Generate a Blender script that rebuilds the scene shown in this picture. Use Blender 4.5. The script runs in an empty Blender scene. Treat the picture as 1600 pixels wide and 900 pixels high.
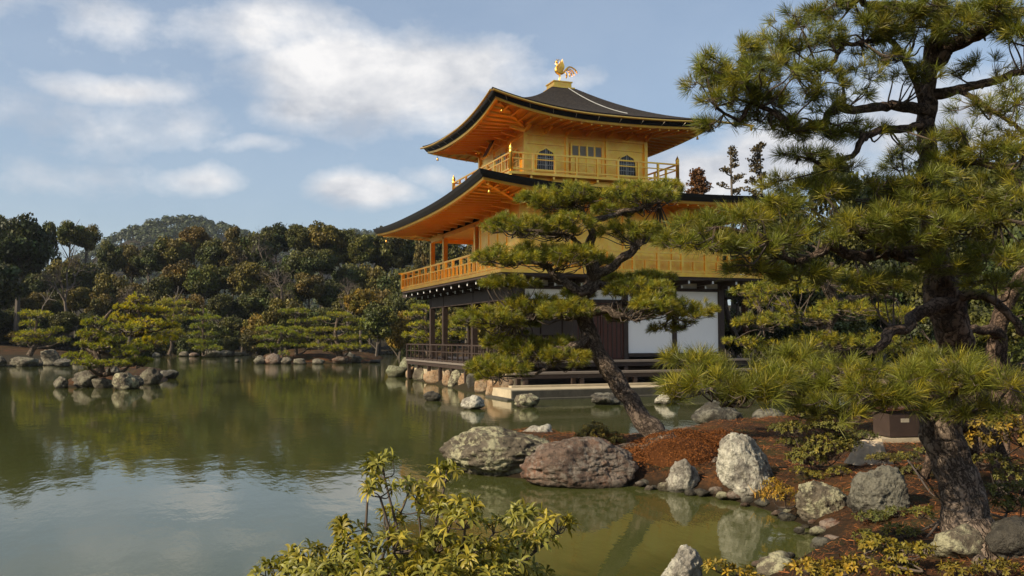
import bpy, math, random
import numpy as np
from mathutils import Vector, Matrix

# ------------------------------------------------------------------ camera, sky, sun, exposure
SC = bpy.context.scene
COL = SC.collection
FPX = 1394.8
HAZE = 0.00011
CP = np.array([30.066, -11.919, 2.0])
_y, _p, _r = math.radians(68.951), math.radians(3.185), math.radians(-0.14)
FW = np.array([-math.sin(_y)*math.cos(_p), math.cos(_y)*math.cos(_p), math.sin(_p)])
R0 = np.array([math.cos(_y), math.sin(_y), 0.0])
U0 = np.cross(R0, FW)
RT = R0*math.cos(_r) + U0*math.sin(_r)
UP = -R0*math.sin(_r) + U0*math.cos(_r)
cam = bpy.data.cameras.new('camera')
camo = bpy.data.objects.new('camera', cam)
COL.objects.link(camo)
camo.matrix_world = Matrix(((RT[0], UP[0], -FW[0], CP[0]), (RT[1], UP[1], -FW[1], CP[1]), (RT[2], UP[2], -FW[2], CP[2]), (0, 0, 0, 1)))
cam.sensor_width = 36
cam.lens = FPX/1600*36
cam.clip_start = 0.1
cam.clip_end = 6000
SC.camera = camo

SUN_AZ, SUN_EL = 170.0, 33.0          # compass azimuth (x east, y north), elevation
SUN_STRENGTH, SKY_STRENGTH, EXPOSURE = 5.0, 0.112, 0.47
SC.view_settings.view_transform = 'Standard'
SC.view_settings.look = 'None'
SC.view_settings.exposure = EXPOSURE
SC.view_settings.gamma = 1
SC.view_settings.use_curve_mapping = False
SC.cycles.max_bounces = 8
SC.cycles.diffuse_bounces = 3
SC.cycles.glossy_bounces = 5
SC.cycles.transmission_bounces = 3
SC.cycles.transparent_max_bounces = 8
SC.cycles.caustics_reflective = False
SC.cycles.caustics_refractive = False
SC.cycles.use_denoising = True

def sdir(az, el):
    a, e = math.radians(az), math.radians(el)
    return np.array([math.sin(a)*math.cos(e), math.cos(a)*math.cos(e), math.sin(e)])
sun = bpy.data.lights.new('sun', 'SUN')
suno = bpy.data.objects.new('sun', sun)
COL.objects.link(suno)
sun.energy = SUN_STRENGTH
sun.angle = math.radians(0.55)
sun.color = (1.0, 0.87, 0.66)
suno.rotation_euler = Vector(sdir(SUN_AZ, SUN_EL)).to_track_quat('Z', 'Y').to_euler()

def pdir(u, v):
    "world direction seen through a picture point"
    d = FW + RT*(u-800)/FPX - UP*(v-450)/FPX
    return d/np.linalg.norm(d)

class NT:
    def __init__(s, tree):
        s.t = tree; s.n = tree.nodes; s.l = tree.links
    def node(s, typ, ins=None, **kw):
        n = s.n.new(typ)
        for k, v in kw.items(): setattr(n, k, v)
        for k, v in (ins or {}).items(): s.put(n.inputs[k], v)
        return n
    def put(s, sock, v):
        if isinstance(v, bpy.types.NodeSocket): s.l.new(v, sock)
        elif isinstance(v, bpy.types.Node): s.l.new(v.outputs[0], sock)
        else:
            if isinstance(v, (tuple, list)) and len(v) == 3 and sock.type == 'RGBA': v = (*v, 1)
            sock.default_value = v
    def math(s, op, a, b=None, c=None, clamp=False):
        n = s.n.new('ShaderNodeMath'); n.operation = op; n.use_clamp = clamp
        s.put(n.inputs[0], a)
        if b is not None: s.put(n.inputs[1], b)
        if c is not None: s.put(n.inputs[2], c)
        return n.outputs[0]
    def vmath(s, op, a, b=None, out=0):
        n = s.n.new('ShaderNodeVectorMath'); n.operation = op
        s.put(n.inputs[0], a)
        if b is not None: s.put(n.inputs[1], b)
        return n.outputs[out]
    def noise(s, vec, scale, detail=4, rough=0.55, dist=0.0, out='Fac'):
        n = s.node('ShaderNodeTexNoise', {'Scale': scale, 'Detail': detail, 'Roughness': rough, 'Distortion': dist})
        if vec is not None: s.put(n.inputs['Vector'], vec)
        return n.outputs[out]
    def ramp(s, fac, stops):
        n = s.n.new('ShaderNodeValToRGB'); e = n.color_ramp.elements
        while len(e) < len(stops): e.new(0.5)
        for i, (p, c) in enumerate(stops):
            e[i].position = p
            e[i].color = (c, c, c, 1) if isinstance(c, (int, float)) else (*c, 1)
        s.put(n.inputs[0], fac)
        return n.outputs[0]
    def mix(s, fac, a, b, blend='MIX'):
        n = s.n.new('ShaderNodeMix'); n.data_type = 'RGBA'; n.blend_type = blend
        s.put(n.inputs[0], fac); s.put(n.inputs[6], a); s.put(n.inputs[7], b)
        return n.outputs[2]
    def bump(s, h, strength=0.5, dist=0.02):
        n = s.node('ShaderNodeBump', {'Strength': strength, 'Distance': dist, 'Height': h})
        return n.outputs[0]
    def mapping(s, vec, scale=(1, 1, 1), rot=(0, 0, 0)):
        return s.node('ShaderNodeMapping', {'Vector': vec, 'Scale': scale, 'Rotation': rot}).outputs[0]

world = bpy.data.worlds.new('World')
SC.world = world
world.use_nodes = True
W = NT(world.node_tree)
W.n.clear()
sky = W.node('ShaderNodeTexSky', sky_type='NISHITA', sun_disc=False)
sky.sun_elevation = math.radians(SUN_EL)
sky.sun_rotation = math.radians(SUN_AZ)
sky.dust_density = 1.6
sky.air_density = 1.0
sky.ozone_density = 1.6
vec = W.node('ShaderNodeTexCoord').outputs['Generated']
warp = W.noise(vec, 3.0, 4, 0.6, out='Color')
wv = W.vmath('ADD', vec, W.vmath('MULTIPLY', W.vmath('SUBTRACT', warp, (0.5, 0.5, 0.5)), (0.12, 0.12, 0.07)))
# soft cumulus banks, each placed in its own compass direction
CLOUDS = [(600, 135, 190, 78, .95), (720, 110, 120, 55, .8), (500, 190, 120, 50, .55), (420, 45, 170, 62, .62), (200, 145, 110, 22, .6), (300, 200, 150, 45, .38), (600, 312, 100, 26, .9), (700, 290, 60, 30, .6),
          (1120, 275, 150, 42, 1.0), (1230, 240, 110, 50, .9), (1420, 200, 180, 80, .7), (330, 290, 90, 25, .5), (430, 245, 80, 20, .5), (60, 200, 160, 60, .30), (900, 120, 60, 30, .45), (200, 20, 90, 40, .5), (100, 290, 120, 40, .35),
          (-500, 100, 300, 120, .7), (-200, -100, 200, 90, .6), (500, -350, 400, 120, .6), (1300, -300, 300, 140, .6), (2100, 100, 300, 160, .8), (0, -500, 400, 150, .5), (900, -700, 500, 150, .7)]
tot = None
for (u, v, wu, wvv, s_) in CLOUDS:
    c = pdir(u, v)
    a = np.cross(c, (0, 0, 1)); a /= np.linalg.norm(a); b = np.cross(a, c)
    dd = W.vmath('SUBTRACT', wv, tuple(c))
    x = W.math('MULTIPLY', W.vmath('DOT_PRODUCT', dd, tuple(a), out='Value'), FPX/wu)
    yv = W.math('MULTIPLY', W.vmath('DOT_PRODUCT', dd, tuple(b), out='Value'), FPX/wvv)
    r2 = W.math('MULTIPLY', W.math('ADD', W.math('MULTIPLY', x, x), W.math('MULTIPLY', yv, yv)), -1.0)
    g = W.math('MULTIPLY', W.math('EXPONENT', r2), s_)
    tot = g if tot is None else W.math('MAXIMUM', tot, g)
wisp = W.noise(W.mapping(vec, (1.4, 1.4, 3.4)), 3.0, 8, 0.62, 0.1)
fine = W.noise(W.mapping(vec, (1, 1, 1.5)), 9.0, 10, 0.62, 0.1)
den = W.math('ADD', W.math('MULTIPLY', tot, 0.95), W.math('MULTIPLY', W.math('SUBTRACT', wisp, 0.47), 0.55))
den = W.math('ADD', den, W.math('MULTIPLY', W.math('SUBTRACT', fine, 0.5), 0.95))
cov = W.ramp(den, [(0.20, 0.06), (0.42, 0.52), (0.64, 1.0)])
shade = W.ramp(W.noise(W.mapping(vec, (1, 1, 1.8)), 7.0, 8, 0.6, 0.1), [(0.36, (3.5, 3.7, 4.1)), (0.60, (6.4, 6.3, 6.25))])
skyc = W.mix(1.0, sky.outputs[0], (0.90, 0.98, 1.02), 'MULTIPLY')
skyc = W.mix(0.45, skyc, (2.5, 3.0, 3.7))
colr = W.mix(cov, skyc, shade)
bg = W.node('ShaderNodeBackground', {'Color': colr, 'Strength': SKY_STRENGTH})
W.l.new(bg.outputs[0], W.node('ShaderNodeOutputWorld').inputs[0])

# ------------------------------------------------------------------ helpers
rng = np.random.default_rng(7)
def at(u, v, d):
    "picture point at a distance along the view axis -> world point"
    return CP + d*(FW + RT*(u-800)/FPX - UP*(v-450)/FPX)
def onz(u, v, z=0.0):
    d = FW + RT*(u-800)/FPX - UP*(v-450)/FPX
    return CP + d*((z-CP[2])/d[2])
def ihash(x, y, z):
    h = (x*374761393 + y*668265263 + z*2147483647 + 1274126177) & 0xFFFFFFFF
    h = ((h ^ (h >> 13))*1274126177) & 0xFFFFFFFF
    h = (h ^ (h >> 16)) & 0xFFFFFFFF
    return h/4294967295.0
def vnoise(P):
    P = np.asarray(P, float)
    i = np.floor(P).astype(np.int64); f = P-i; f = f*f*(3-2*f)
    r = 0
    for dx in (0, 1):
        for dy in (0, 1):
            for dz in (0, 1):
                w = (f[:, 0] if dx else 1-f[:, 0])*(f[:, 1] if dy else 1-f[:, 1])*(f[:, 2] if dz else 1-f[:, 2])
                r = r + w*ihash(i[:, 0]+dx, i[:, 1]+dy, i[:, 2]+dz)
    return r*2-1
def fbm(P, oct=4, gain=0.5):
    P = np.asarray(P, float); r = np.zeros(len(P)); a = 1.0
    for k in range(oct):
        r += a*vnoise(P*(2.03**k)+k*17.3); a *= gain
    return r
def unit(a): return a/np.maximum(np.linalg.norm(a, axis=-1, keepdims=True), 1e-9)

class Acc:
    def __init__(s): s.v = []; s.f = {3: [], 4: []}; s.c = []; s.n = 0; s.big = []
    def add(s, v, f, col=None):
        v = np.asarray(v, float).reshape(-1, 3); f = np.asarray(f, np.int64)
        s.v.append(v); s.f[f.shape[1]].append(f+s.n)
        c = np.ones((len(v), 4)) if col is None else np.concatenate([np.broadcast_to(np.asarray(col, float), (len(v), 3)), np.ones((len(v), 1))], 1)
        s.c.append(c); s.n += len(v)
        return s
    def box(s, lo, hi, M=None):
        lo = np.minimum(lo, hi); hi = np.maximum(lo, hi) if False else np.asarray(hi)
        x0, y0, z0 = lo; x1, y1, z1 = hi
        v = np.array([(x0, y0, z0), (x1, y0, z0), (x1, y1, z0), (x0, y1, z0), (x0, y0, z1), (x1, y0, z1), (x1, y1, z1), (x0, y1, z1)], float)
        if M is not None: v = v@M[0].T + M[1]
        return s.add(v, [(0, 3, 2, 1), (4, 5, 6, 7), (0, 1, 5, 4), (1, 2, 6, 5), (2, 3, 7, 6), (3, 0, 4, 7)])
    def cbox(s, c, d): c = np.asarray(c, float); d = np.asarray(d, float)/2; return s.box(c-d, c+d)
    def beam(s, a, b, w, h, up=(0, 0, 1)):
        a = np.asarray(a, float); b = np.asarray(b, float); d = b-a; L = np.linalg.norm(d); d = d/L
        sd = unit(np.cross(d, up)); u2 = np.cross(sd, d)
        M = (np.stack([d, sd, u2], 1), a)
        return s.box((0, -w/2, -h/2), (L, w/2, h/2), M)
    def tube(s, pts, rad, sides=8, caps=True, noise=0.0, nscale=3.0, col=None):
        pts = np.asarray(pts, float); n = len(pts); rad = np.broadcast_to(np.asarray(rad, float), (n,))
        t = unit(np.gradient(pts, axis=0))
        ref = np.array([0.31, 0.11, 0.94]) if abs(t[0] @ np.array([0.31, 0.11, 0.94])) < 0.9 else np.array([1., 0, 0])
        N = []; x = unit(np.cross(t[0], ref))
        for i in range(n):
            x = x-t[i]*(x@t[i]); x = unit(x); N.append(x)
        N = np.array(N); B = np.cross(t, N)
        a = np.linspace(0, 2*np.pi, sides, endpoint=False)
        P = pts[:, None]+rad[:, None, None]*(np.cos(a)[None, :, None]*N[:, None]+np.sin(a)[None, :, None]*B[:, None])
        P = P.reshape(-1, 3)
        if noise:
            c = np.repeat(pts, sides, 0); o = P-c; r_ = np.repeat(rad, sides)
            P = c+o*(1+noise*fbm(P*nscale/max(rad.max(), .02)*.12+5, 4, .6)[:, None])
            if sides >= 20: P = P+unit(o)*(.012*(1-np.abs(fbm(P*np.array([11, 11, 6.])+3, 3, .6))*1.6))[:, None]
        if col is None:
            sl = np.concatenate([[0], np.cumsum(np.linalg.norm(np.diff(pts, axis=0), axis=1))])
            rc = float(np.median(rad)); cc_ = np.stack([np.tile(np.cos(a), n)*rc, np.tile(np.sin(a), n)*rc, np.repeat(sl, sides)], 1)
            cc_ += np.array([pts[0, 0] % 1, pts[0, 2] % 1, 0])
            capc = [cc_[:1], cc_[-1:]]
        else: cc_ = col; capc = [col, col]
        i = np.arange(n-1)[:, None]*sides; j = np.arange(sides)[None]; k = (j+1) % sides
        F = np.stack([i+j, i+k, i+sides+k, i+sides+j], -1).reshape(-1, 4)
        s.add(P, F, cc_)
        if caps:
            for (b0, c0, fl) in ((0, pts[0], 1), ((n-1)*sides, pts[-1], 0)):
                s.add(np.concatenate([P[b0:b0+sides], c0[None]]), [((m+1) % sides, m, sides) if fl else (m, (m+1) % sides, sides) for m in range(sides)], capc[1-fl] if col is not None else np.repeat(capc[1-fl], sides+1, 0))
        return s
    def lathe(s, c, prof, sides=12):
        pts = [(c[0], c[1], c[2]+z) for r, z in prof]
        a = np.linspace(0, 2*np.pi, sides, endpoint=False)
        P = np.array([[(c[0]+r*math.cos(q), c[1]+r*math.sin(q), c[2]+z) for q in a] for r, z in prof]).reshape(-1, 3)
        n = len(prof); i = np.arange(n-1)[:, None]*sides; j = np.arange(sides)[None]; k = (j+1) % sides
        return s.add(P, np.stack([i+j, i+k, i+sides+k, i+sides+j], -1).reshape(-1, 4))
    def grid(s, P, flip=False, col=None):
        P = np.asarray(P, float); n, m = P.shape[:2]
        i = np.arange(n-1)[:, None]*m; j = np.arange(m-1)[None]
        F = np.stack([i+j, i+j+1, i+m+j+1, i+m+j], -1).reshape(-1, 4)
        return s.add(P.reshape(-1, 3), F[:, ::-1] if flip else F, col)
    def build(s, name, m, parent=None, smooth=False):
        me = bpy.data.meshes.new(name)
        V = np.concatenate(s.v) if s.v else np.zeros((0, 3))
        me.vertices.add(len(V)); me.vertices.foreach_set('co', V.ravel())
        F3 = np.concatenate(s.f[3]) if s.f[3] else np.zeros((0, 3), int)
        F4 = np.concatenate(s.f[4]) if s.f[4] else np.zeros((0, 4), int)
        lo = np.concatenate([F3.ravel(), F4.ravel()]).astype(np.int32)
        st = np.concatenate([np.arange(len(F3))*3, len(F3)*3+np.arange(len(F4))*4]).astype(np.int32)
        me.loops.add(len(lo)); me.loops.foreach_set('vertex_index', lo)
        me.polygons.add(len(st)); me.polygons.foreach_set('loop_start', st)
        me.polygons.foreach_set('use_smooth', np.full(len(st), smooth))
        ca = me.color_attributes.new('tint', 'FLOAT_COLOR', 'POINT')
        ca.data.foreach_set('color', np.concatenate(s.c).astype(np.float32).ravel())
        me.update(calc_edges=True)
        me.materials.append(m)
        o = bpy.data.objects.new(name, me); COL.objects.link(o)
        if parent is not None: o.parent = parent
        return o

def tag(o, label=None, cat=None, group=None, kind=None):
    if label: o['label'] = label
    if cat: o['category'] = cat
    if group: o['group'] = group
    if kind: o['kind'] = kind
    return o
def empty(name, loc=(0, 0, 0), label=None, cat=None, group=None):
    "an Empty; parts are meshed in world coordinates and keep their place"
    o = bpy.data.objects.new(name, None); COL.objects.link(o)
    o.empty_display_size = 0.3
    return tag(o, label, cat, group)
def rebase(root, loc):
    "put the Empty at the thing's base, leaving its world-space parts where they are"
    root.location = tuple(float(a) for a in loc)
    mi = Matrix.Translation(Vector(root.location)).inverted()
    for ch in root.children: ch.matrix_parent_inverse = mi
def setcolor(o, c): o.color = (*c, 1)

def smoothline(pts, n=6):
    P = np.asarray(pts, float)
    if len(P) < 3:
        t = np.linspace(0, 1, n+1)[:, None]; return P[0]*(1-t)+P[-1]*t
    Q = np.vstack([2*P[0]-P[1], P, 2*P[-1]-P[-2]]); out = []
    for i in range(1, len(Q)-2):
        p0, p1, p2, p3 = Q[i-1:i+3]
        for t in np.linspace(0, 1, n, endpoint=False):
            out.append(.5*((2*p1)+(-p0+p2)*t+(2*p0-5*p1+4*p2-p3)*t*t+(-p0+3*p1-3*p2+p3)*t**3))
    out.append(P[-1])
    return np.array(out)

# ------------------------------------------------------------------ materials
def mat(name):
    m = bpy.data.materials.new(name); m.use_nodes = True
    t = NT(m.node_tree); t.n.clear()
    out = t.node('ShaderNodeOutputMaterial')
    return m, t, out
def finish(t, out, sh): t.l.new(sh if isinstance(sh, bpy.types.NodeSocket) else sh.outputs[0], out.inputs[0])
def objco(t): return t.node('ShaderNodeTexCoord').outputs['Object']
def geo(t): return t.node('ShaderNodeNewGeometry').outputs['Position']

def mat_simple(name, c, rough=0.6, metal=0.0, var=0.25, scale=3.0, bump=0.2, bscale=20, spec=0.4):
    m, t, out = mat(name); p = geo(t)
    f = t.noise(p, scale, 5, .6)
    colr = t.mix(f, tuple(x*(1-var) for x in c), tuple(min(1, x*(1+var)) for x in c))
    b = t.bump(t.noise(p, bscale, 4), bump, 0.01)
    s = t.node('ShaderNodeBsdfPrincipled', {'Base Color': colr, 'Roughness': rough, 'Metallic': metal, 'Normal': b, 'Specular IOR Level': spec})
    finish(t, out, s); return m

def mat_leaf(name, c, trans=0.3, rough=0.5, vary=True, spec=0.35, tcol=None):
    m, t, out = mat(name)
    a = t.node('ShaderNodeAttribute', attribute_name='tint').outputs['Color']
    colr = t.mix(1.0, a, c, 'MULTIPLY')
    oi = t.node('ShaderNodeObjectInfo')
    colr = t.mix(1.0, colr, oi.outputs['Color'], 'MULTIPLY')
    s = t.node('ShaderNodeBsdfPrincipled', {'Base Color': colr, 'Roughness': rough, 'Specular IOR Level': spec})
    tc = t.mix(1.0, colr, tcol or (1.25, 1.35, 0.55), 'MULTIPLY')
    tr = t.node('ShaderNodeBsdfTranslucent', {'Color': tc})
    mx = t.node('ShaderNodeMixShader', {0: trans, 1: s.outputs[0], 2: tr.outputs[0]})
    finish(t, out, mx); return m

def mat_gold():
    m, t, out = mat('gold leaf'); p = geo(t)
    f = t.noise(p, 1.3, 5, .6)
    br = t.node('ShaderNodeTexVoronoi', {'Vector': p, 'Scale': 7.0}, distance='CHEBYCHEV').outputs['Color']
    c = t.mix(t.ramp(f, [(.35, 0), (.65, 1)]), (0.95, 0.51, 0.085), (0.98, 0.63, 0.14))
    c = t.mix(t.ramp(t.noise(p, .7, 6, .7), [(.42, 0), (.72, .55)]), c, (.78, .38, .06))
    c = t.mix(0.16, c, br, 'SOFT_LIGHT')
    rg = t.math('ADD', 0.28, t.math('MULTIPLY', t.noise(p, 6, 3), 0.14))
    s = t.node('ShaderNodeBsdfPrincipled', {'Base Color': c, 'Roughness': rg, 'Metallic': 0.95, 'Normal': t.bump(t.math('ADD', t.noise(p, 9, 4), t.math('MULTIPLY', t.noise(p, 2.2, 3), 2.0)), .16, .03)})
    finish(t, out, s); return m

def mat_roof():
    m, t, out = mat('cypress bark shingles'); p = geo(t)
    w = t.node('ShaderNodeTexWave', {'Vector': p, 'Scale': 5.5, 'Distortion': 2.5, 'Detail': 3.0, 'Detail Scale': 2.0}, wave_type='BANDS', bands_direction='Z').outputs['Fac']
    n = t.noise(t.mapping(p, (4, 4, 14)), 1.6, 7, .75)
    n2 = t.noise(p, 1.1, 4)
    c = t.ramp(t.math('ADD', t.math('MULTIPLY', n, .7), t.math('MULTIPLY', w, .3)), [(.30, (.009, .008, .008)), (.50, (.018, .015, .014)), (.68, (.068, .052, .042))])
    c = t.mix(t.math('MULTIPLY', n2, .35), c, (.06, .05, .035))
    s = t.node('ShaderNodeBsdfPrincipled', {'Base Color': c, 'Roughness': .9, 'Normal': t.bump(t.math('ADD', n, w), .8, .04), 'Specular IOR Level': .15})
    finish(t, out, s); return m

def mat_rock(name, c1, c2, lich, la=.5, rust=None, scale=1.0):
    m, t, out = mat(name); p = objco(t)
    p = t.vmath('ADD', p, t.vmath('MULTIPLY', t.node('ShaderNodeObjectInfo').outputs['Location'], (3.1, 1.7, 0)))
    p = t.vmath('MULTIPLY', p, (scale, scale, scale))
    n = t.noise(p, 3.2, 8, .68, .3)
    n2 = t.noise(p, 11, 6, .7, .2)
    c = t.mix(t.ramp(n, [(.3, 0), (.7, 1)]), c1, c2)
    vor = t.node('ShaderNodeTexVoronoi', {'Vector': t.vmath('ADD', p, t.vmath('MULTIPLY', t.noise(p, 4, 6, .7, out='Color'), (.6, .6, .6))), 'Scale': 3.2}, feature='DISTANCE_TO_EDGE').outputs['Distance']
    crack = t.ramp(vor, [(0.0, 0), (.035, 1)])
    c = t.mix(t.math('MULTIPLY', t.math('MULTIPLY', t.math('SUBTRACT', 1.0, crack), t.ramp(t.noise(p, 2.3, 3), [(.45, 0), (.62, 1)])), .6), c, (.03, .026, .02))
    if rust: c = t.mix(t.ramp(t.noise(p, 1.6, 5, .6), [(.5, 0), (.68, .8)]), c, rust)
    lf = t.ramp(t.math('ADD', t.math('MULTIPLY', n2, .6), t.math('MULTIPLY', t.noise(p, 2.2, 3), .5)), [(.53, 0), (.60, 1)])
    c = t.mix(t.math('MULTIPLY', lf, la), c, lich)
    dk = t.ramp(t.noise(p, 13, 6, .8), [(.34, .85), (.50, 0)])
    c = t.mix(dk, c, (.03, .028, .022))
    # dark wet line where the stone meets the water
    z = t.node('ShaderNodeSeparateXYZ', {0: geo(t)}).outputs[2]
    wet = t.math('SUBTRACT', 1.0, t.math('MULTIPLY', t.math('ADD', z, t.math('MULTIPLY', n2, -.05)), 14.0, clamp=True), clamp=True)
    c = t.mix(t.math('MULTIPLY', wet, .8), c, (.025, .02, .012))
    h = t.math('ADD', t.math('ADD', n, t.math('MULTIPLY', n2, .8)), t.math('MULTIPLY', t.noise(p, 38, 4, .7), .35))
    s = t.node('ShaderNodeBsdfPrincipled', {'Base Color': c, 'Roughness': .85, 'Normal': t.bump(h, 1.0, .07), 'Specular IOR Level': .2})
    finish(t, out, s); return m

def mat_bark(name, c1, c2, sc=1.0):
    "plated bark; the tube stores (x, y, length along the stem) so plates follow the stem"
    m, t, out = mat(name)
    p = t.node('ShaderNodeAttribute', attribute_name='tint').outputs['Vector']
    wv_ = t.vmath('MULTIPLY', t.vmath('SUBTRACT', t.noise(p, 7*sc, 5, .65, out='Color'), (.5, .5, .5)), (.20/sc, .20/sc, .30/sc))
    q = t.vmath('ADD', t.mapping(p, (1, 1, .42)), wv_)
    v = t.node('ShaderNodeTexVoronoi', {'Vector': q, 'Scale': 19*sc}, feature='DISTANCE_TO_EDGE').outputs['Distance']
    v2 = t.node('ShaderNodeTexVoronoi', {'Vector': q, 'Scale': 46*sc}, feature='DISTANCE_TO_EDGE').outputs['Distance']
    pl = t.ramp(v, [(0, 0), (.13, .8), (.3, 1)])
    n = t.noise(t.mapping(p, (1, 1, .5)), 22*sc, 6, .75)
    cell = t.math('MULTIPLY', t.node('ShaderNodeSeparateColor', {0: t.node('ShaderNodeTexVoronoi', {'Vector': q, 'Scale': 19*sc}).outputs['Color']}).outputs[0], .6)
    c = t.mix(t.ramp(t.math('ADD', t.math('MULTIPLY', n, .7), cell), [(.35, 0), (.95, 1)]), c1, c2)
    c = t.mix(t.math('MULTIPLY', t.math('SUBTRACT', 1.0, pl), .8), c, (.016, .012, .009))
    h = t.math('ADD', t.math('ADD', pl, t.math('MULTIPLY', n, .5)), t.math('MULTIPLY', t.ramp(v2, [(0, 0), (.2, 1)]), .18))
    s = t.node('ShaderNodeBsdfPrincipled', {'Base Color': c, 'Roughness': .92, 'Normal': t.bump(h, 1.0, .022/sc), 'Specular IOR Level': .15})
    finish(t, out, s); return m

def mat_ground():
    m, t, out = mat('mossy soil'); p = geo(t)
    n = t.noise(p, .9, 7, .65); n2 = t.noise(p, 14, 6, .7); n3 = t.noise(p, 60, 4, .7)
    c = t.ramp(t.math('ADD', t.math('MULTIPLY', n, .55), t.math('MULTIPLY', n2, .45)), [(.38, (.018, .012, .007)), (.49, (.052, .028, .014)), (.58, (.125, .052, .018)), (.72, (.26, .105, .030))])
    c = t.mix(t.ramp(t.noise(p, 1.9, 5, .6), [(.50, 0), (.62, .75)]), c, (.045, .045, .014))
    zz_ = t.node('ShaderNodeSeparateXYZ', {0: p}).outputs[2]
    c = t.mix(t.math('SUBTRACT', 1.0, t.math('MULTIPLY', t.math('ADD', zz_, t.math('MULTIPLY', n2, -.06)), 9.0, clamp=True), clamp=True), c, (.020, .014, .008))
    c = t.mix(t.ramp(n3, [(.35, .6), (.55, 0)]), c, (.03, .018, .010))
    # rusty moss carpets the peninsula and the islands; elsewhere dark leaf litter
    def away(cx, cy, r0, k):
        return t.math('MULTIPLY', t.math('SUBTRACT', t.vmath('LENGTH', t.vmath('SUBTRACT', p, (cx, cy, 0)), out='Value'), r0), k, clamp=True)
    m1 = away(20, -3, 8.0, .2); i2 = onz(500, 562); m2 = away(float(i2[0]), float(i2[1]), 12.0, .2); i1 = onz(175, 592); m3 = away(float(i1[0]), float(i1[1]), 8.0, .3)
    i4 = onz(20, 560); m4 = away(float(i4[0]), float(i4[1]), 9.0, .2); i5 = at(600, 520, 100); m5 = away(float(i5[0]), float(i5[1]), 8.0, .2)
    mm = t.math('MULTIPLY', t.math('MULTIPLY', t.math('MULTIPLY', m1, m2), t.math('MULTIPLY', m3, m4)), m5)
    c = t.mix(mm, c, t.mix(n2, (.012, .011, .006), (.050, .038, .020)))
    h = t.math('ADD', n2, t.math('MULTIPLY', n3, .7))
    s = t.node('ShaderNodeBsdfPrincipled', {'Base Color': c, 'Roughness': .95, 'Normal': t.bump(h, .9, .03), 'Specular IOR Level': .1})
    finish(t, out, s); return m

def mat_water():
    m, t, out = mat('pond water'); p = geo(t)
    # gentle ripples, a wind-ruffled patch further out
    a = t.noise(t.mapping(p, (1, 1, 1), (0, 0, math.radians(-21))), 1.1, 3, .5)
    b = t.noise(t.mapping(p, (2.0, 6.0, 1), (0, 0, math.radians(69))), .8, 4, .55)
    c = t.noise(t.mapping(p, (5, 14, 1), (0, 0, math.radians(69))), 1.0, 3, .6)
    wind = W_patch(t, p)
    h = t.math('ADD', t.math('MULTIPLY', a, .5), t.math('ADD', t.math('MULTIPLY', b, .45), t.math('MULTIPLY', t.math('MULTIPLY', c, .22), t.math('ADD', .35, t.math('MULTIPLY', wind, 8.0)))))
    calm = t.ramp(t.noise(p, .09, 3, .5), [(.35, .35), (.65, 1)])
    nb = t.node('ShaderNodeBump', {'Strength': t.math('MULTIPLY', calm, .55), 'Distance': .018, 'Height': h}).outputs[0]
    cc = t.mix(t.noise(p, .12, 3), (.044, .050, .014), (.064, .068, .019))
    s = t.node('ShaderNodeBsdfPrincipled', {'Base Color': cc, 'Roughness': .03, 'IOR': 1.33, 'Normal': nb, 'Specular IOR Level': .5})
    finish(t, out, s); return m
def W_patch(t, p):
    c = onz(390, 571)
    d = t.vmath('SUBTRACT', p, tuple(c))
    x = t.vmath('DOT_PRODUCT', d, tuple(R0), out='Value')
    f = np.array([-math.sin(_y), math.cos(_y), 0])
    y = t.vmath('DOT_PRODUCT', d, tuple(f), out='Value')
    x = t.math('DIVIDE', x, 5.2); y = t.math('DIVIDE', y, 8.0)
    r2 = t.math('ADD', t.math('MULTIPLY', x, x), t.math('MULTIPLY', y, y))
    g = t.math('EXPONENT', t.math('MULTIPLY', r2, -1.0))
    return t.math('MULTIPLY', g, t.ramp(t.noise(t.mapping(p, (1, 3, 1), (0, 0, math.radians(69))), .5, 4), [(.35, 0), (.6, 1)]))

GOLD = mat_gold()
ROOF = mat_roof()
BLACK = mat_simple('dark layered bark edge', (.010, .009, .009), .8, var=.4, scale=8)
DARKWOOD = mat_simple('dark stained timber', (.040, .024, .016), .6, var=.5, scale=5, bscale=30)
BROWNWOOD = mat_simple('brown wooden door', (.085, .028, .016), .6, var=.4, scale=4)
WEATHERED = mat_simple('weathered plank', (.16, .13, .105), .75, var=.3, scale=9, bscale=40, bump=.4)
PLASTER = mat_simple('white plaster', (.92, .89, .84), .8, var=.04, scale=2, bump=.05)
TIPWHITE = mat_simple('white painted beam end', (.8, .8, .78), .7, var=.05)
SHADEPLASTER = mat_simple('shaded kokabe plaster', (.56, .52, .47), .85, var=.08, scale=2)  # white plaster with the balcony's shade put into its colour
GREYRAFT = mat_simple('grey gutter metal', (.35, .30, .22), .45, metal=.6, var=.2)
PALEMETAL = mat_simple('pale chain metal', (.30, .30, .29), .6, metal=.2, var=.3)
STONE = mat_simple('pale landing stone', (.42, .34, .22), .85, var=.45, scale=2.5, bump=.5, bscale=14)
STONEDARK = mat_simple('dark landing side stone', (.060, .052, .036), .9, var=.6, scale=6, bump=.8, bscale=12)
LATTICE = mat_simple('pale lattice bar', (.62, .58, .50), .6, var=.1)
DARKVOID = mat_simple('dark window backing', (.020, .022, .030), .35, var=.2)
R_GREY = mat_rock('grey lichened rock', (.060, .045, .032), (.20, .165, .115), (.42, .39, .24), .85)
R_RED = mat_rock('red brown rock', (.080, .048, .034), (.21, .145, .105), (.36, .33, .27), .4, rust=(.20, .085, .045))
R_FAR = mat_rock('brown grey distant rock', (.05, .042, .032), (.18, .15, .11), (.30, .28, .19), .5)
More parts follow.
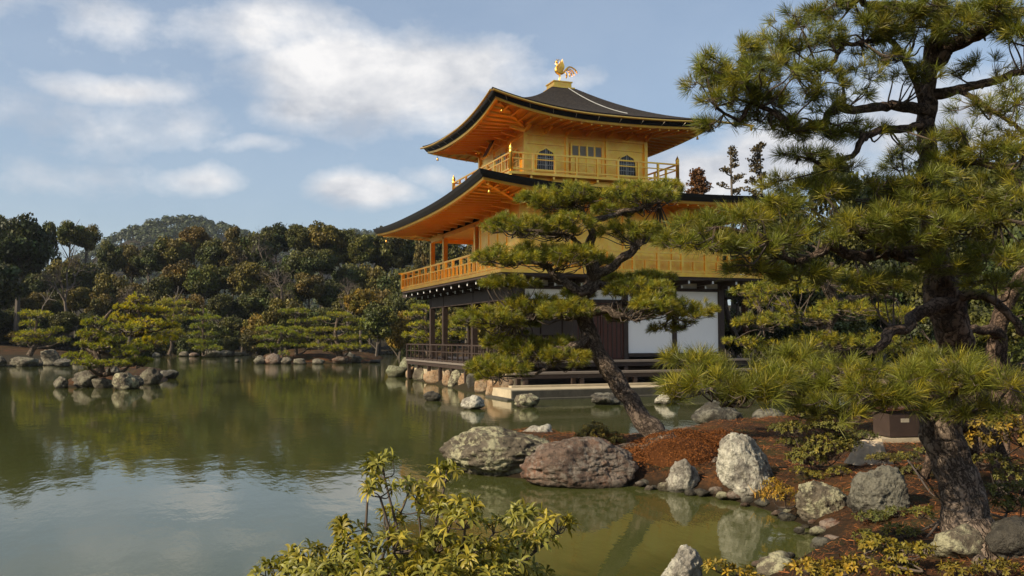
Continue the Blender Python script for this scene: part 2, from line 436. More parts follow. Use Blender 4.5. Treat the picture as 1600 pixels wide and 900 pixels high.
R_PALE = mat_rock('pale grey rock', (.13, .11, .085), (.42, .38, .31), (.60, .56, .44), .7)
R_DARK = mat_rock('dark grey rock', (.028, .024, .019), (.10, .088, .068), (.30, .28, .21), .45)
R_WARM = mat_rock('warm tan rock', (.24, .13, .065), (.44, .29, .16), (.42, .38, .28), .3)
R_GREEN = mat_rock('greenish grey rock', (.09, .085, .05), (.23, .21, .13), (.32, .33, .20), .6)
BARK = mat_bark('pine bark grey brown', (.15, .108, .080), (.30, .225, .165))
BARK2 = mat_bark('pine bark reddish', (.105, .070, .050), (.24, .160, .110))
BARKRED = mat_bark('red pine bark', (.16, .06, .032), (.30, .13, .07))
TWIG = mat_simple('twig', (.085, .062, .045), .85, var=.4, scale=6)
FARBARK = mat_simple('distant bark', (.10, .08, .06), .9, var=.4, scale=1)
GROUND = mat_ground()
NEEDLE = mat_leaf('pine needles', (.175, .178, .022), .30, .45)
NEEDLE_D = mat_leaf('deep green pine needles', (.150, .160, .022), .28, .45)
LEAFM = mat_leaf('broad leaves', (.078, .070, .022), .12, .55, spec=.25)
SHRUBLEAF = mat_leaf('glossy shrub leaves', (.20, .185, .030), .25, .45, spec=.3)

# ------------------------------------------------------------------ terrain and water
def sdist(P, poly):
    "signed distance, positive inside"
    poly = np.asarray(poly, float); n = len(poly)
    d = np.full(len(P), 1e18); ins = np.zeros(len(P), bool)
    for i in range(n):
        a, b = poly[i], poly[(i+1) % n]; e = b-a; w = P-a
        tt = np.clip((w@e)/(e@e), 0, 1); q = w-tt[:, None]*e
        d = np.minimum(d, (q*q).sum(1))
        c = ((a[1] > P[:, 1]) != (b[1] > P[:, 1]))
        with np.errstate(divide='ignore', invalid='ignore'):
            xi = (b[0]-a[0])*(P[:, 1]-a[1])/(b[1]-a[1])+a[0]
        ins ^= (c & (P[:, 0] < xi))
    return np.where(ins, 1, -1)*np.sqrt(d)
def Z(u, v): return tuple(onz(u, v)[:2])
def near(u, dist):
    d = FW+RT*(u-800)/FPX; d = np.array([d[0], d[1]]); d /= np.linalg.norm(d)
    return tuple(CP[:2]+d*dist)
POND = [Z(1190, 905), Z(1240, 880), Z(1290, 850), Z(1262, 822), Z(1200, 797), Z(1140, 780), Z(1050, 766), Z(1000, 760), Z(820, 748), Z(760, 742), Z(705, 728), Z(765, 690), Z(860, 688), Z(930, 697), Z(1000, 692), Z(1090, 678), Z(1200, 670), Z(1300, 664), Z(1420, 652),
        (12.0, 7.5), (8.0, 9.5), (4.5, 10.5), (2.2, 10.0), (1.2, 4.0), (1.2, -1.4), (-4.0, -1.3), (-10.0, -1.0), (-14.4, -0.6), (-15.6, 1.5), (-15.0, 9.0), (-30, 15), Z(637, 553), Z(600, 553), Z(540, 552.5), Z(450, 553.5), Z(380, 553.5), Z(300, 555), Z(200, 556), Z(150, 557), Z(110, 568), Z(50, 572), Z(0, 573), Z(-60, 574), Z(-160, 570),
        (-60, -70), (-30, -90), (10, -80), (30, -50), (33, -26), (31.5, -16.5), near(0, 3.6), near(400, 3.6), near(700, 4.3), near(900, 5.2), near(1050, 6.2)]
ISLE1 = [Z(90, 604), Z(140, 605), Z(200, 603), Z(262, 596), Z(262, 582), Z(200, 578), Z(130, 582)]
ISLE2 = [Z(402, 567), Z(450, 568), Z(520, 567.5), Z(592, 566), Z(600, 559), Z(540, 556.5), Z(470, 556), Z(410, 557)]
HILLC = at(272, 527, 640)[:2]; HILL2 = at(560, 527, 900)[:2]
def height(P):
    sd = -sdist(P, POND)
    for isl in (ISLE1, ISLE2): sd = np.maximum(sd, sdist(P, isl))
    P3 = np.column_stack([P, np.zeros(len(P))])
    n = fbm(P3*.55, 4)*.09+fbm(P3*2.7+9, 3)*.03
    h = np.where(sd > 0, .36*(1-np.exp(-np.maximum(sd, 0)/.45))+n*np.clip(sd/.5, 0, 1), np.maximum(sd*.55, -1.2))
    rc = np.linalg.norm(P-CP[:2], axis=1)
    far = np.clip((rc-75)/60, 0, 1)*np.clip(sd, 0, 90)
    h = h+far*.085+np.clip(rc-55, 0, 60)/60*np.clip(sd, 0, 20)*.02
    # the bank by the path, under the camera, and the ground rising to the right
    h = h+np.where(sd > 0, .10*np.exp(-((P-CP[:2])**2).sum(1)/30), 0)
    isl = np.maximum(sdist(P, ISLE2), 0); h = h+.10*np.minimum(isl, 3.0)
    fx = np.array([-math.sin(_y), math.cos(_y)]); rx = R0[:2]
    def hill(c, H, sw, sl):
        d = P-c; a = (d@rx)/sw; b = (d@fx)/sl
        return H*np.exp(-(a*a+b*b))
    hill_n = 1+.05*fbm(P3*.012, 3)
    h = h+np.where(sd > 0, hill(HILLC, 62, 74, 110)*hill_n+hill(HILL2, 94, 210, 200)*hill_n, 0)
    return h
def hz(x, y): return float(height(np.array([[x, y]], float))[0])
nr, na = 420, 760
rr = 0.4*(1500/0.4)**(np.linspace(0, 1, nr))
aa = np.linspace(0, 2*np.pi, na, endpoint=False)
GP = np.stack([CP[0]+rr[:, None]*np.cos(aa), CP[1]+rr[:, None]*np.sin(aa)], -1)
gz = height(GP.reshape(-1, 2)).reshape(nr, na)
G3 = np.dstack([GP, gz])
g = Acc(); g.grid(np.concatenate([G3, G3[:, :1]], 1))
g.add(np.concatenate([G3[0], [[CP[0], CP[1], gz[0].mean()]]]), [(i, (i+1) % na, na) for i in range(na)])
tag(g.build('ground', GROUND, smooth=True), kind='structure')
w = Acc(); w.add([(-900, -900, 0), (900, -900, 0), (900, 900, 0), (-900, 900, 0)], [(0, 1, 2, 3)])
tag(w.build('pond_water', mat_water()), kind='structure')

# ------------------------------------------------------------------ rocks
_ico = {}
def ico(n):
    if n in _ico: return _ico[n]
    import bmesh
    bm = bmesh.new(); bmesh.ops.create_icosphere(bm, subdivisions=n, radius=1)
    v = np.array([x.co[:] for x in bm.verts]); f = np.array([[y.index for y in x.verts] for x in bm.faces]); bm.free()
    _ico[n] = (v, f); return _ico[n]
def rock_verts(rad, seed, sub=4, facets=9, rough=.10, lean=0.0, flat=False):
    kk = min(1.0, max(.25, (rough-.04)/.06))
    r = np.random.default_rng(seed)
    v, f = ico(sub); v = v.copy()
    pl = unit(r.normal(size=(facets, 3))); off = r.uniform(.62, .95, facets)
    if flat: pl[0] = (0, 0, 1); off[0] = .5
    dots = v@pl.T
    lim = np.where(dots > .05, off/np.maximum(dots, .05), 9)
    k = 26.0
    rad_ = -np.log(np.exp(-k*np.minimum(lim, 3)).sum(1)+np.exp(-k*1.0))/k
    p = v*rad_[:, None]
    s = r.uniform(0, 50)
    nn = fbm(p*1.6+s, 5, .55)
    rid = 1-np.abs(fbm(p*3.1+s+7, 4, .5))
    p = p*(1+rough*nn+rough*.9*(rid-.7))[:, None]
    st = fbm(np.column_stack([p[:, 0]*1.2, p[:, 1]*1.2, p[:, 2]*5.0])+s+3, 3, .6)
    p = p*(1+.035*kk*st)[:, None]
    p = p+v*(.035*(.4+.6*kk)*fbm(p*9+s, 4, .68))[:, None]
    cr = np.exp(-(fbm(p*1.9+s+31, 3, .5)/.055)**2)*np.clip(vnoise(p*1.3+s)+.5, 0, 1)+.6*np.exp(-(fbm(p*np.array([4., 4., 2.2])+s+61, 3, .5)/.06)**2)*np.clip(vnoise(p*2+s+4)+.3, 0, 1)
    p = p-v*(.055*(.3+.7*kk)*cr)[:, None]
    p = p/np.abs(p).max(0)
    p = p*np.asarray(rad)
    p[:, 0] += lean*p[:, 2]
    return p, f
def rock(name, label, c, rad, m, seed, group=None, rot=None, **kw):
    p, f = rock_verts(rad, seed, **kw)
    a = rot if rot is not None else _y-math.pi/2+math.pi/2
    # local x runs along the view's right-hand direction unless turned
    X = np.array([R0[0], R0[1], 0]); Yv = np.array([-R0[1], R0[0], 0])
    if rot is not None:
        ca, sa = math.cos(rot), math.sin(rot); X, Yv = X*ca+Yv*sa, -X*sa+Yv*ca
    q = p[:, :1]*X+p[:, 1:2]*Yv+p[:, 2:]*np.array([0, 0, 1])
    A = Acc(); A.add(q, f)
    o = A.build(name, m, smooth=True); o.location = tuple(float(t) for t in c)
    return tag(o, label, 'rock', group)
def prock(label, u0, u1, vt, vb, m, seed, deep=.8, sink=.25, zb=0.0, name='rock', **kw):
    "rock from its left, right, top and base lines in the picture, resting at height zb"
    um = (u0+u1)/2
    base = onz(um, vb, zb); d = (base-CP)@FW
    wx = (u1-u0)/2*d/FPX; h = (vb-vt)*d/FPX
    fwd = np.array([-math.sin(_y), math.cos(_y), 0]); dy = wx*deep
    c = base+fwd*dy*.75
    wx *= 1+dy*.75/d; h *= 1+dy*.4/d
    H = h*(1+sink)/2
    c = np.array([c[0], c[1], zb+h-H])
    return rock(name, label, c, (wx, dy, H), m, seed, **kw)

NEARG = 'rocks along the near peninsula shore'
prock('large grey rounded rock crusted with pale lichen at the left tip of the near peninsula', 686, 880, 672, 745, R_GREY, 11, .7, facets=7, rough=.08, sub=6)
prock('small knobbly pale grey rock on top of the large lichened rock', 812, 872, 664, 705, R_PALE, 12, .7, rough=.16)
prock('broad low red-brown rock at the waterline beside the rusty moss mound', 815, 1004, 688, 763, R_RED, 13, .6, facets=8, rough=.07, sub=6)
prock('small white crumbly rock half sunk in orange moss at the pond edge', 1040, 1097, 714, 770, R_PALE, 14, .7, rough=.16)
prock('smooth brown pebble-shaped rock just left of the tall pale standing rock', 1106, 1137, 715, 742, R_RED, 15, .8, rough=.04, zb=.12)
prock('tall pale standing rock with upright cracks at the water edge', 1126, 1224, 679, 784, R_PALE, 16, .6, facets=12, rough=.09, lean=-.12, sub=6)
prock('sloping grey-brown rock at the waterline right of the ferns', 1252, 1342, 754, 824, R_GREY, 17, .7, rough=.1, lean=-.2, sub=6)
prock('bulky dark grey rock with a lit left face below the tree stump', 1340, 1448, 727, 812, R_DARK, 18, .8, rough=.1, zb=.2, sub=6)
prock('flat brown stone at the water edge in front of the dark grey rock', 1285, 1352, 808, 838, R_RED, 19, .7, rough=.08, flat=True)
prock('pale pointed rock at the bottom of the view beside leafy sprigs', 1036, 1116, 858, 925, R_PALE, 20, .8, rough=.12, sub=5, facets=12)
prock('small mottled rock at the bottom edge with rusty moss on it', 1188, 1252, 872, 915, R_GREY, 21, .8, rough=.1)
prock('knotty grey rock wedged against the foot of the big right-hand pine', 1470, 1562, 822, 880, R_GREY, 22, .7, rough=.14, zb=.35)
prock('dark rock at the right edge behind the foot of the big pine', 1556, 1640, 812, 878, R_DARK, 23, .8, rough=.12, zb=.4)
prock('big dark craggy rock under the low pine branch across the inlet', 1084, 1166, 628, 672, R_DARK, 24, .7, rough=.16)
prock('low dark wet rock in the inlet behind the leaning pine', 1046, 1086, 668, 680, R_DARK, 25, .8)
prock('dark angular rock behind the needles right of the craggy rock', 1180, 1240, 640, 672, R_DARK, 26, .8)
prock('small dark low rock alone in the pond left of the pale round rock', 659, 689, 611, 627, R_DARK, 31)
prock('pale topped round rock alone in the water before the landing', 719, 764, 618, 640, R_PALE, 32, rough=.12)
prock('blocky brown rock in the water against the corner of the stone landing', 803, 846, 615, 637, R_GREY, 33, rough=.14, facets=12)
prock('dark ribbed rock in the water below the landing beside the pine trunk', 921, 974, 610, 633, R_DARK, 34, rough=.14)
prock('pale rock at the waterline half hidden by the low pine needles', 1024, 1066, 612, 632, R_PALE, 35, rough=.14)
r = np.random.default_rng(44)
edge = [Z(1190, 900), Z(1235, 882), Z(1288, 850), Z(1262, 822), Z(1200, 797), Z(1140, 780), Z(1050, 766), Z(1000, 760)]
edge = smoothline(np.array(edge), 7)
for k in range(46):
    q = edge[r.integers(0, len(edge)-1)]+r.normal(size=2)*.10; sz = r.uniform(.035, .10)
    rock('shore_stone', 'small dark wet stone lodged in the muddy edge of the near peninsula', (q[0], q[1], sz*.15+r.uniform(0, .05)), (sz*1.2, sz, sz*.7), [R_DARK, R_GREY, R_RED][k % 3], 600+k, group='small stones along the muddy edge', sub=3, facets=8)
# stones that retain the bank under the dark deck
BK = [(602, 634, 570, 589, R_GREEN, 'low grey-green rock at the far left end of the pavilion bank'), (622, 648, 558, 585, R_GREEN, 'taller mossy rock under the left corner of the dark deck'),
      (634, 652, 573, 592, R_WARM, 'narrow tan stone, leftmost warm one under the deck railing'), (645, 666, 573, 595, R_GREY, 'grey-brown split stone second along the bank'),
      (661, 697, 576, 600, R_WARM, 'broad flat-faced tan block in the middle of the bank'), (691, 708, 578, 604, R_WARM, 'slim sunlit tan stone right of the broad block'),
      (700, 722, 578, 606, R_GREY, 'rough brown boulder leaning between two tan stones'), (716, 736, 582, 607, R_WARM, 'small square sunlit stone near the pine branch tips'),
      (729, 750, 580, 610, R_DARK, 'dark upright rock under the tips of the low pine branch'), (742, 766, 586, 614, R_WARM, 'pale flat-faced stone next to the big orange-brown rock'),
      (758, 802, 586, 620, R_WARM, 'large orange-brown rock against the left end of the stone landing')]
for k, (a, b, vt, vb, m_, lb) in enumerate(BK):
    prock(lb, a-1, b+1, vt, vb, m_, 40+k, .7, facets=12, rough=.06, group='stones retaining the bank under the deck')
I1 = [(79, 106, 588, 607, R_FAR, 'low brown rock at the left tip of the pine islet'), (106, 152, 579, 606, R_FAR, 'rounded light rock left of the islet pine foot'), (138, 172, 589, 607, R_FAR, 'small flat rock at the islet front below the trunk'),
      (170, 212, 577, 609, R_GREY, 'pale slanting rock standing at the front of the islet'), (160, 186, 571, 592, R_DARK, 'dark rock behind the trunk on the islet'), (208, 250, 574, 601, R_FAR, 'big light rock on the right half of the islet'), (240, 277, 578, 592, R_DARK, 'dark low rock at the right tip of the islet'), (196, 222, 586, 606, R_DARK, 'dark rock tucked beside the pale slanting rock'), (182, 200, 572, 588, R_FAR, 'pointed brown rock at the back of the islet')]
for k, (a, b, vt, vb, m_, lb) in enumerate(I1): prock(lb, a, b, vt, vb, m_, 60+k, .7, facets=11, rough=.16, group='rocks ringing the pine islet')
I2 = [(8, 56, 555, 573, R_FAR, 'long pale rock at the foot of the pine on the left bank'), (53, 96, 546, 571, R_FAR, 'tall grey rock right of the left bank pine'), (64, 92, 532, 552, R_DARK, 'dark rounded rock behind the tall grey one on the left bank'), (55, 66, 562, 572, R_FAR, 'small pale stone between two left bank rocks'), (80, 112, 560, 573, R_DARK, 'dark low rock at the right end of the left bank'), (-14, 8, 556, 573, R_DARK, 'dark rock cut by the left edge of the view'), (108, 130, 558, 568, R_FAR, 'small rock in the water right of the left bank')]
for k, (a, b, vt, vb, m_, lb) in enumerate(I2): prock(lb, a, b, vt, vb, m_, 80+k, .7, facets=11, rough=.16, group='rocks on the left bank')
I3 = [(395, 414, 555, 569, R_FAR, 'pale rock at the left end of the grassy island'), (410, 440, 552, 569, R_RED, 'smooth brown rock second from the left on the grassy island'), (436, 456, 558, 569, R_FAR, 'grey rock third along the grassy island shore'), (457, 479, 560, 569, R_FAR, 'low stone at the middle of the grassy island shore'), (486, 508, 558, 569, R_FAR, 'pale stone right of the middle of the grassy island'),
      (515, 545, 556, 568, R_RED, 'rust stained rock before the island pine trunk'), (534, 558, 548, 566, R_DARK, 'dark rock at the foot of the largest island pine'), (548, 566, 556, 567, R_FAR, 'grey rock at the right end of the grassy island'), (556, 578, 560, 566, R_DARK, 'flat dark rock trailing off the right end of the island'), (575, 594, 562, 567, R_DARK, 'thin dark rock furthest right off the island')]
for k, (a, b, vt, vb, m_, lb) in enumerate(I3): prock(lb, a, b, vt, vb, m_, 100+k, .7, facets=11, rough=.16, sub=3, group='rocks around the grassy island')
FS = [(310, 345, 544, 558, R_FAR, 'widest pale rock on the far shore'), (338, 364, 546, 557, R_FAR, 'grey rock joined to the widest pale far shore rock'), (376, 390, 547, 555, R_FAR, 'small pale rock on the far shore left of the island'), (236, 250, 550, 558, R_FAR, 'small rock on the far shore right of the islet'), (278, 294, 549, 557, R_FAR, 'round rock on the far shore under the pale trunk'), (294, 310, 551, 557, R_RED, 'low brown rock on the far shore'), (363, 378, 549, 556, R_FAR, 'low grey rock before the far shore wood'), (366, 374, 561, 566, R_FAR, 'tiny pale rock standing alone in the pond left of the island')]
for k, (a, b, vt, vb, m_, lb) in enumerate(FS): prock(lb, a, b, vt, vb, m_, 120+k, .7, facets=10, sub=3, group='rocks on the far shore')
for k in range(14):
    a = 562+k*5.6
    prock('small even stone edging the far bank left of the pavilion', a-3.2, a+3.2, 548.5+rng.uniform(-.6, .6), 553.5, R_FAR if k % 3 else R_FAR, 140+k, .8, facets=10, sub=2, group='small stones edging the far bank')

# ------------------------------------------------------------------ golden pavilion
L_, W_ = 11.66, 8.48
EX, EY, H3 = -5.86, 4.18, 2.77
pav = empty('golden_pavilion', label='three-storey temple pavilion with gold leaf upper floors and dark ground floor over the pond', cat='temple')
def part(A, name, m, parent=None, smooth=False, label=None):
    o = A.build(name, m, parent or pav, smooth)
    if label: o['label'] = label
    return o
def hip_roof(cx, cy, hx, hy, tx, ty, zm, corner, ztop, th, curve, p=2.4, zin=None, wx=0, wy=0, label=None, rafter=.45, ext=.0):
    "concave hipped roof with upswept corners; corner = lifts at SE, NE, NW, SW"
    ns, nt = 41, 15
    c = [np.array([1, -1]), np.array([1, 1]), np.array([-1, 1]), np.array([-1, -1])]
    T = Acc(); E_ = Acc(); F_ = Acc(); S_ = Acc(); RF = Acc()
    s = np.linspace(-1, 1, ns); edges = []
    for k in range(4):
        a, b = c[k], c[(k+1) % 4]; la, lb = corner[k], corner[(k+1) % 4]
        w01 = (s+1)/2
        D = a[None]*(1-w01)[:, None]+b[None]*w01[:, None]
        lift = np.where(s < 0, la, lb)*np.abs(s)**p
        out = 1+ext*np.abs(s)[:, None]**4
        ze = zm+lift
        t = np.linspace(0, 1, nt)
        g_ = curve*t+(1-curve)*t*t
        def surf(inset, dz, tt, gg, top_xy, zt, fade=None):
            P = np.zeros((ns, len(tt), 3))
            for j, (a_, b_) in enumerate(zip(tt, gg)):
                ex_ = D*np.array([hx-inset, hy-inset])*out
                P[:, j, :2] = np.array([cx, cy])+ex_*(1-a_)+D*np.array(top_xy)*a_
                P[:, j, 2] = (ze+dz)*(1-b_)+zt*b_
            return P
        top = surf(0, 0, t, g_, (tx, ty), ztop)
        # corner lift should die away up the slope
        for j in range(nt): top[:, j, 2] = (zm+lift*(1-t[j])**1.6)*(1-g_[j])+ztop*g_[j]
        T.grid(top, flip=True)
        e0 = surf(0, 0, [0], [0], (tx, ty), 0)[:, 0]; e1 = surf(.05, -th*.45, [0], [0], (tx, ty), 0)[:, 0]; e2 = surf(.16, -th, [0], [0], (tx, ty), 0)[:, 0]
        E_.grid(np.stack([e0, e1, e2], 1))
        f0 = surf(.19, -th+.005, [0], [0], (tx, ty), 0)[:, 0]; f1 = surf(.21, -th-.09, [0], [0], (tx, ty), 0)[:, 0]; f2 = surf(.33, -th-.095, [0], [0], (tx, ty), 0)[:, 0]; f3 = surf(.34, -th-.05, [0], [0], (tx, ty), 0)[:, 0]
        E_.grid(np.stack([e2, f0], 1))
        F_.grid(np.stack([f0, f1, f2, f3], 1))
        tt = np.linspace(0, 1, 7)
        sf = np.zeros((ns, 7, 3))
        for j, q in enumerate(tt):
            sf[:, j, :2] = f3[:, :2]*(1-q)+(np.array([cx, cy])+D*np.array([wx, wy]))*q
            sf[:, j, 2] = f3[:, 2]*(1-q)+zin*q - .0
        S_.grid(sf)
        edges.append((f0, e0, D, f3))
        # rafters run square to the eave
        Lk = np.linalg.norm((a-b)*np.array([hx, hy])); nr_ = int(Lk/rafter)
        horiz = 0 if a[1] == b[1] else 1
        for q in range(1, nr_):
            f = q/nr_; si = f*(ns-1); i0 = int(si); fr = si-i0
            P0 = f3[i0]*(1-fr)+f3[min(i0+1, ns-1)]*fr
            wv_ = wx if horiz == 0 else wy
            P1 = P0.copy()
            if horiz == 0:      # eave runs along x
                P1[1] = cy+np.sign(P0[1]-cy)*wy; lim = abs(P0[0]-cx)-wx
            else:
                P1[0] = cx+np.sign(P0[0]-cx)*wx; lim = abs(P0[1]-cy)-wy
            run = np.linalg.norm((P1-P0)[:2]); keep = run
            if lim > 0: keep = run-lim*run/max((hx-wx), .1)
            if keep < .15: continue
            q1 = P0+(P1-P0)*keep/run
            z0 = P0[2]; q1[2] = z0*(1-keep/run)+zin*(keep/run)
            P0 = P0.copy(); P0[2] -= .055; q1[2] -= .055
            RF.beam(P0, q1, .07, .08)
    r = part(T, 'roof', ROOF, smooth=True, label=label)
    E_.build('eave_edge', BLACK, r); F_.build('eave_board', GOLD, r); S_.build('soffit', GOLD, r, True); RF.build('rafter_grid', GOLD, r)
    # hip rafters under the corners
    for k in range(4):
        P0 = edges[k][3][0].copy(); P0[:2] += (np.array([cx, cy])-P0[:2])*.02; P0[2] += .03; P1 = np.array([cx+c[k][0]*wx, cy+c[k][1]*wy, zin-.1]); P0[2] -= .09
        Acc().beam(P0, P1, .13, .16).build('hip_rafter', GOLD, r)
    return r, edges
# top roof: corners rise to about 11.3, 11.0
o3 = H3+2.17
roof3, e3 = hip_roof(EX, EY, o3, o3, .66, .66, 10.80, [.58, .20, .25, .34], 12.93, .30, .52, 2.3, 10.62, H3, H3, 'square top roof of dark bark shingles with upswept corners')
roof2, e2 = hip_roof(-L_/2, W_/2, L_/2+2.42, W_/2+2.42, H3+.55, H3+.55, 7.20, [.40, .22, .22, .26], 8.15, .25, .42, 2.5, 7.06, L_/2, W_/2, 'wide middle roof of dark bark shingles with upswept corners')
# cap and pedestal on the apex
part(Acc().box((EX-.62, EY-.62, 12.78), (EX+.62, EY+.62, 12.97)), 'roof_cap', BLACK, roof3)
a = Acc(); a.box((EX-.54, EY-.54, 12.973), (EX+.54, EY+.54, 13.05)).box((EX-.42, EY-.42, 13.053), (EX+.42, EY+.42, 13.28)).box((EX-.46, EY-.46, 13.283), (EX+.46, EY+.46, 13.33)).box((EX-.1, EY-.1, 13.333), (EX+.1, EY+.1, 13.43))
part(a, 'pedestal', GOLD, roof3)
# cable lying down the roof slope
cp = []
for t in np.linspace(0, 1, 14):
    x = EX+.62+(o3-.62)*t*.78; g0 = 1-t*.78
    z = 10.80*(1-(.52*g0+.48*g0*g0))+12.93*(.52*g0+.48*g0*g0)
    cp.append((x, EY+.18+t*1.1, z+.05))
part(Acc().tube(cp, .020, 6), 'chain', PALEMETAL, roof3)
# gutters hung under the eave edges
def gutter(edge, ext0=0, ext1=0, zoff=-.12, name='gutter', parent=roof3, r=.045):
    f0, e0, D, f3 = edge
    pts = e0.copy(); n = unit(D/np.abs(D).max(1, keepdims=True)); mid = D[len(D)//2]; mid = mid/np.linalg.norm(mid)
    pts[:, :2] += mid*.07; pts[:, 2] += zoff
    if ext1: d = unit(pts[-1]-pts[-3]); d[2] = -.02; pts = np.vstack([pts, pts[-1]+d*ext1])
    g_ = Acc().tube(pts, r, 8); return g_.build(name, GOLD, parent, True), pts
_, gp = gutter(e3[0], ext1=1.75)
gutter(e3[3])
part(Acc().tube([gp[-1]-np.array([0, .12, 0]), gp[-1]-np.array([0, .12, .22])], [.07, .03], 8), 'spout', GOLD, roof3)
a = Acc()
for e in (e3[0], e3[3]):
    for i in range(2, 40, 4):
        q = e[1][i].copy(); mid = e[2][20]/np.linalg.norm(e[2][20]); p0 = q.copy(); p0[:2] += mid*.07; p0[2] -= .12; p1 = e[0][i].copy(); p1[2] -= .01
        a.beam(p0, p1, .02, .02)
a.build('gutter_hook', GREYRAFT, roof3)
def bell(c, parent):
    return Acc().lathe(c, [(.008, 0), (.008, -.08), (.03, -.10), (.045, -.15), (.055, -.22), (.045, -.22), (.0, -.21)], 10).build('wind_bell', GOLD, parent, True)
for e, r in ((e3, roof3), (e2, roof2)):
    for k in (0, 1, 3):
        p = e[k][3][0].copy(); cdir = unit(np.array([EX, EY])-p[:2]); p[:2] += cdir*.35; p[2] -= .2; bell(p, r)

# third storey
z3, zt3 = 8.475, 10.64
a = Acc(); a.box((EX-H3+.03, EY-H3+.03, z3), (EX+H3-.03, EY+H3-.03, zt3))
part(a, 'wall', GOLD, label='pale gold walls of the top storey')
for sx in (-1, 1):
    for sy in (-1, 1): part(Acc().cbox((EX+sx*H3, EY+sy*H3, (z3+10.3)/2), (.15, .15, 10.3-z3)), 'column', GOLD)
def face_pts(face, t, out, z):
    "face: E or S of the top storey; t along the face, out = proud of it"
    if face == 'E': return np.array([EX+H3+out, EY+t, z])
    return np.array([EX+t, EY-H3-out, z])
def fbox(A, face, t0, t1, z0, z1, o0, o1):
    if face == 'E': A.box((EX+H3+o0, EY+t0, z0), (EX+H3+o1, EY+t1, z1))
    else: A.box((EX+t0, EY-H3-o1, z0), (EX+t1, EY-H3-o0, z1))
for face in 'ES':
    for t in (-.92, .92):
        A = Acc(); fbox(A, face, t-.055, t+.055, z3, 10.3, -.03, .05); part(A, 'column', GOLD)
    A = Acc()
    for z0, z1, o in ((9.86, 9.90, .012), (10.22, 10.34, .03), (8.62, 8.70, .03)): fbox(A, face, -H3+.08, H3-.08, z0, z1, -.03, o)
    part(A, 'wall_rail', GOLD)
    # bell-shaped windows
    for cwin in (-1.85, 1.87):
        hw, zb, zt = .39, 8.78, 9.68
        prof = [(-hw*1.06, zb), (-hw, zb+.3), (-hw*.98, 9.35), (-hw*.90, 9.46), (-hw*.70, 9.56), (-hw*.42, 9.61), (-hw*.2, 9.65), (0, 9.70)]
        prof = prof+[(-x, z) for x, z in prof[::-1][1:]]
        def ring(k, o): return np.array([face_pts(face, cwin+x*k, o, (z-9.25)*(1+(k-1)*.9)+9.25) for x, z in prof])
        fr = Acc()
        inn, outr, back = ring(1.0, .05), ring(1.14, .05), ring(1.14, -.031)
        innb = ring(1.0, -.031)
        for P_, Q_ in ((inn, outr), (outr, back), (innb, inn)):
            m_ = len(P_); fr.add(np.vstack([P_, Q_]), [(i, (i+1) % m_, m_+(i+1) % m_, m_+i) for i in range(m_)])
        wo = part(fr, 'window', GOLD)
        bk = Acc(); P_ = ring(1.0, -.012); m_ = len(P_)
        bk.add(np.vstack([P_, face_pts(face, cwin, -.012, 9.2)[None]]), [(i, (i+1) % m_, m_) for i in range(m_)]); bk.build('pane', DARKVOID, wo)
        la = Acc()
        for i in range(-4, 5):
            x = i*.082; zz = np.interp(abs(x), [0, .08, .16, .27, .35, .39], [9.69, 9.65, 9.61, 9.56, 9.46, 9.35]) if True else 9.6
            wd = .045 if i == 0 else .016
            A_ = la; fbox(A_, face, cwin+x-wd/2, cwin+x+wd/2, zb, zz, -.010, .022 if i == 0 else .012)
        for zz in (9.02, 9.3): fbox(la, face, cwin-.38, cwin+.38, zz-.012, zz+.012, -.008, .016)
        la.build('lattice', LATTICE if face == 'E' else GOLD, wo)
    # double doors between the columns
    dr = Acc(); fbox(dr, face, -.72, .72, 8.72, 9.98, -.03, .02)
    do = part(dr, 'door', GOLD)
    fr = Acc()
    for t in (-.72, 0, .72): fbox(fr, face, t-.04, t+.04, 8.72, 10.02, .022, .06)
    for t in (-.36, .36): fbox(fr, face, t-.03, t+.03, 8.72, 9.95, .022, .045)
    for zz in (8.75, 9.12, 9.48, 9.95): fbox(fr, face, -.70, .70, zz-.025, zz+.025, .022, .042)
    fr.build('door_frame', GOLD, do)
    ln = Acc(); lb_ = Acc()
    for c0 in (-.53, -.18, .18, .53):
        fbox(lb_, face, c0-.13, c0+.13, 9.52, 9.91, .021, .026)
        for i in range(-3, 4): fbox(ln, face, c0+i*.037-.008, c0+i*.037+.008, 9.52, 9.91, .027, .038)
    lb_.build('pane', mat_simple('ochre paper pane', (.30, .20, .09), .8), do); ln.build('lattice', LATTICE, do)
# balcony of the top storey
B3 = H3+1.026
part(Acc().box((EX-B3-.06, EY-B3-.06, z3-.10), (EX+B3+.06, EY+B3+.06, z3)), 'balcony_floor', GOLD)
part(Acc().box((EX-B3+.35, EY-B3+.35, 7.85), (EX+B3-.35, EY+B3-.35, z3-.103)), 'balcony_skirt', GOLD, label='gold band wall carrying the upper balcony')
for sx in (-1, 1):
    for sy in (-1, 1): part(Acc().beam((EX+sx*(B3-.35), EY+sy*(B3-.35), z3-.2), (EX+sx*(B3+.02), EY+sy*(B3+.02), z3-.2), .12, .16), 'corner_bracket', GOLD)
for t in np.linspace(-B3+.9, B3-.9, 7):
    part(Acc().beam((EX+B3-.36, EY+t, z3-.17), (EX+B3-.02, EY+t, z3-.17), .09, .11), 'balcony_bracket', GOLD); part(Acc().beam((EX+t, EY-B3+.36, z3-.17), (EX+t, EY-B3+.02, z3-.17), .09, .11), 'balcony_bracket', GOLD)
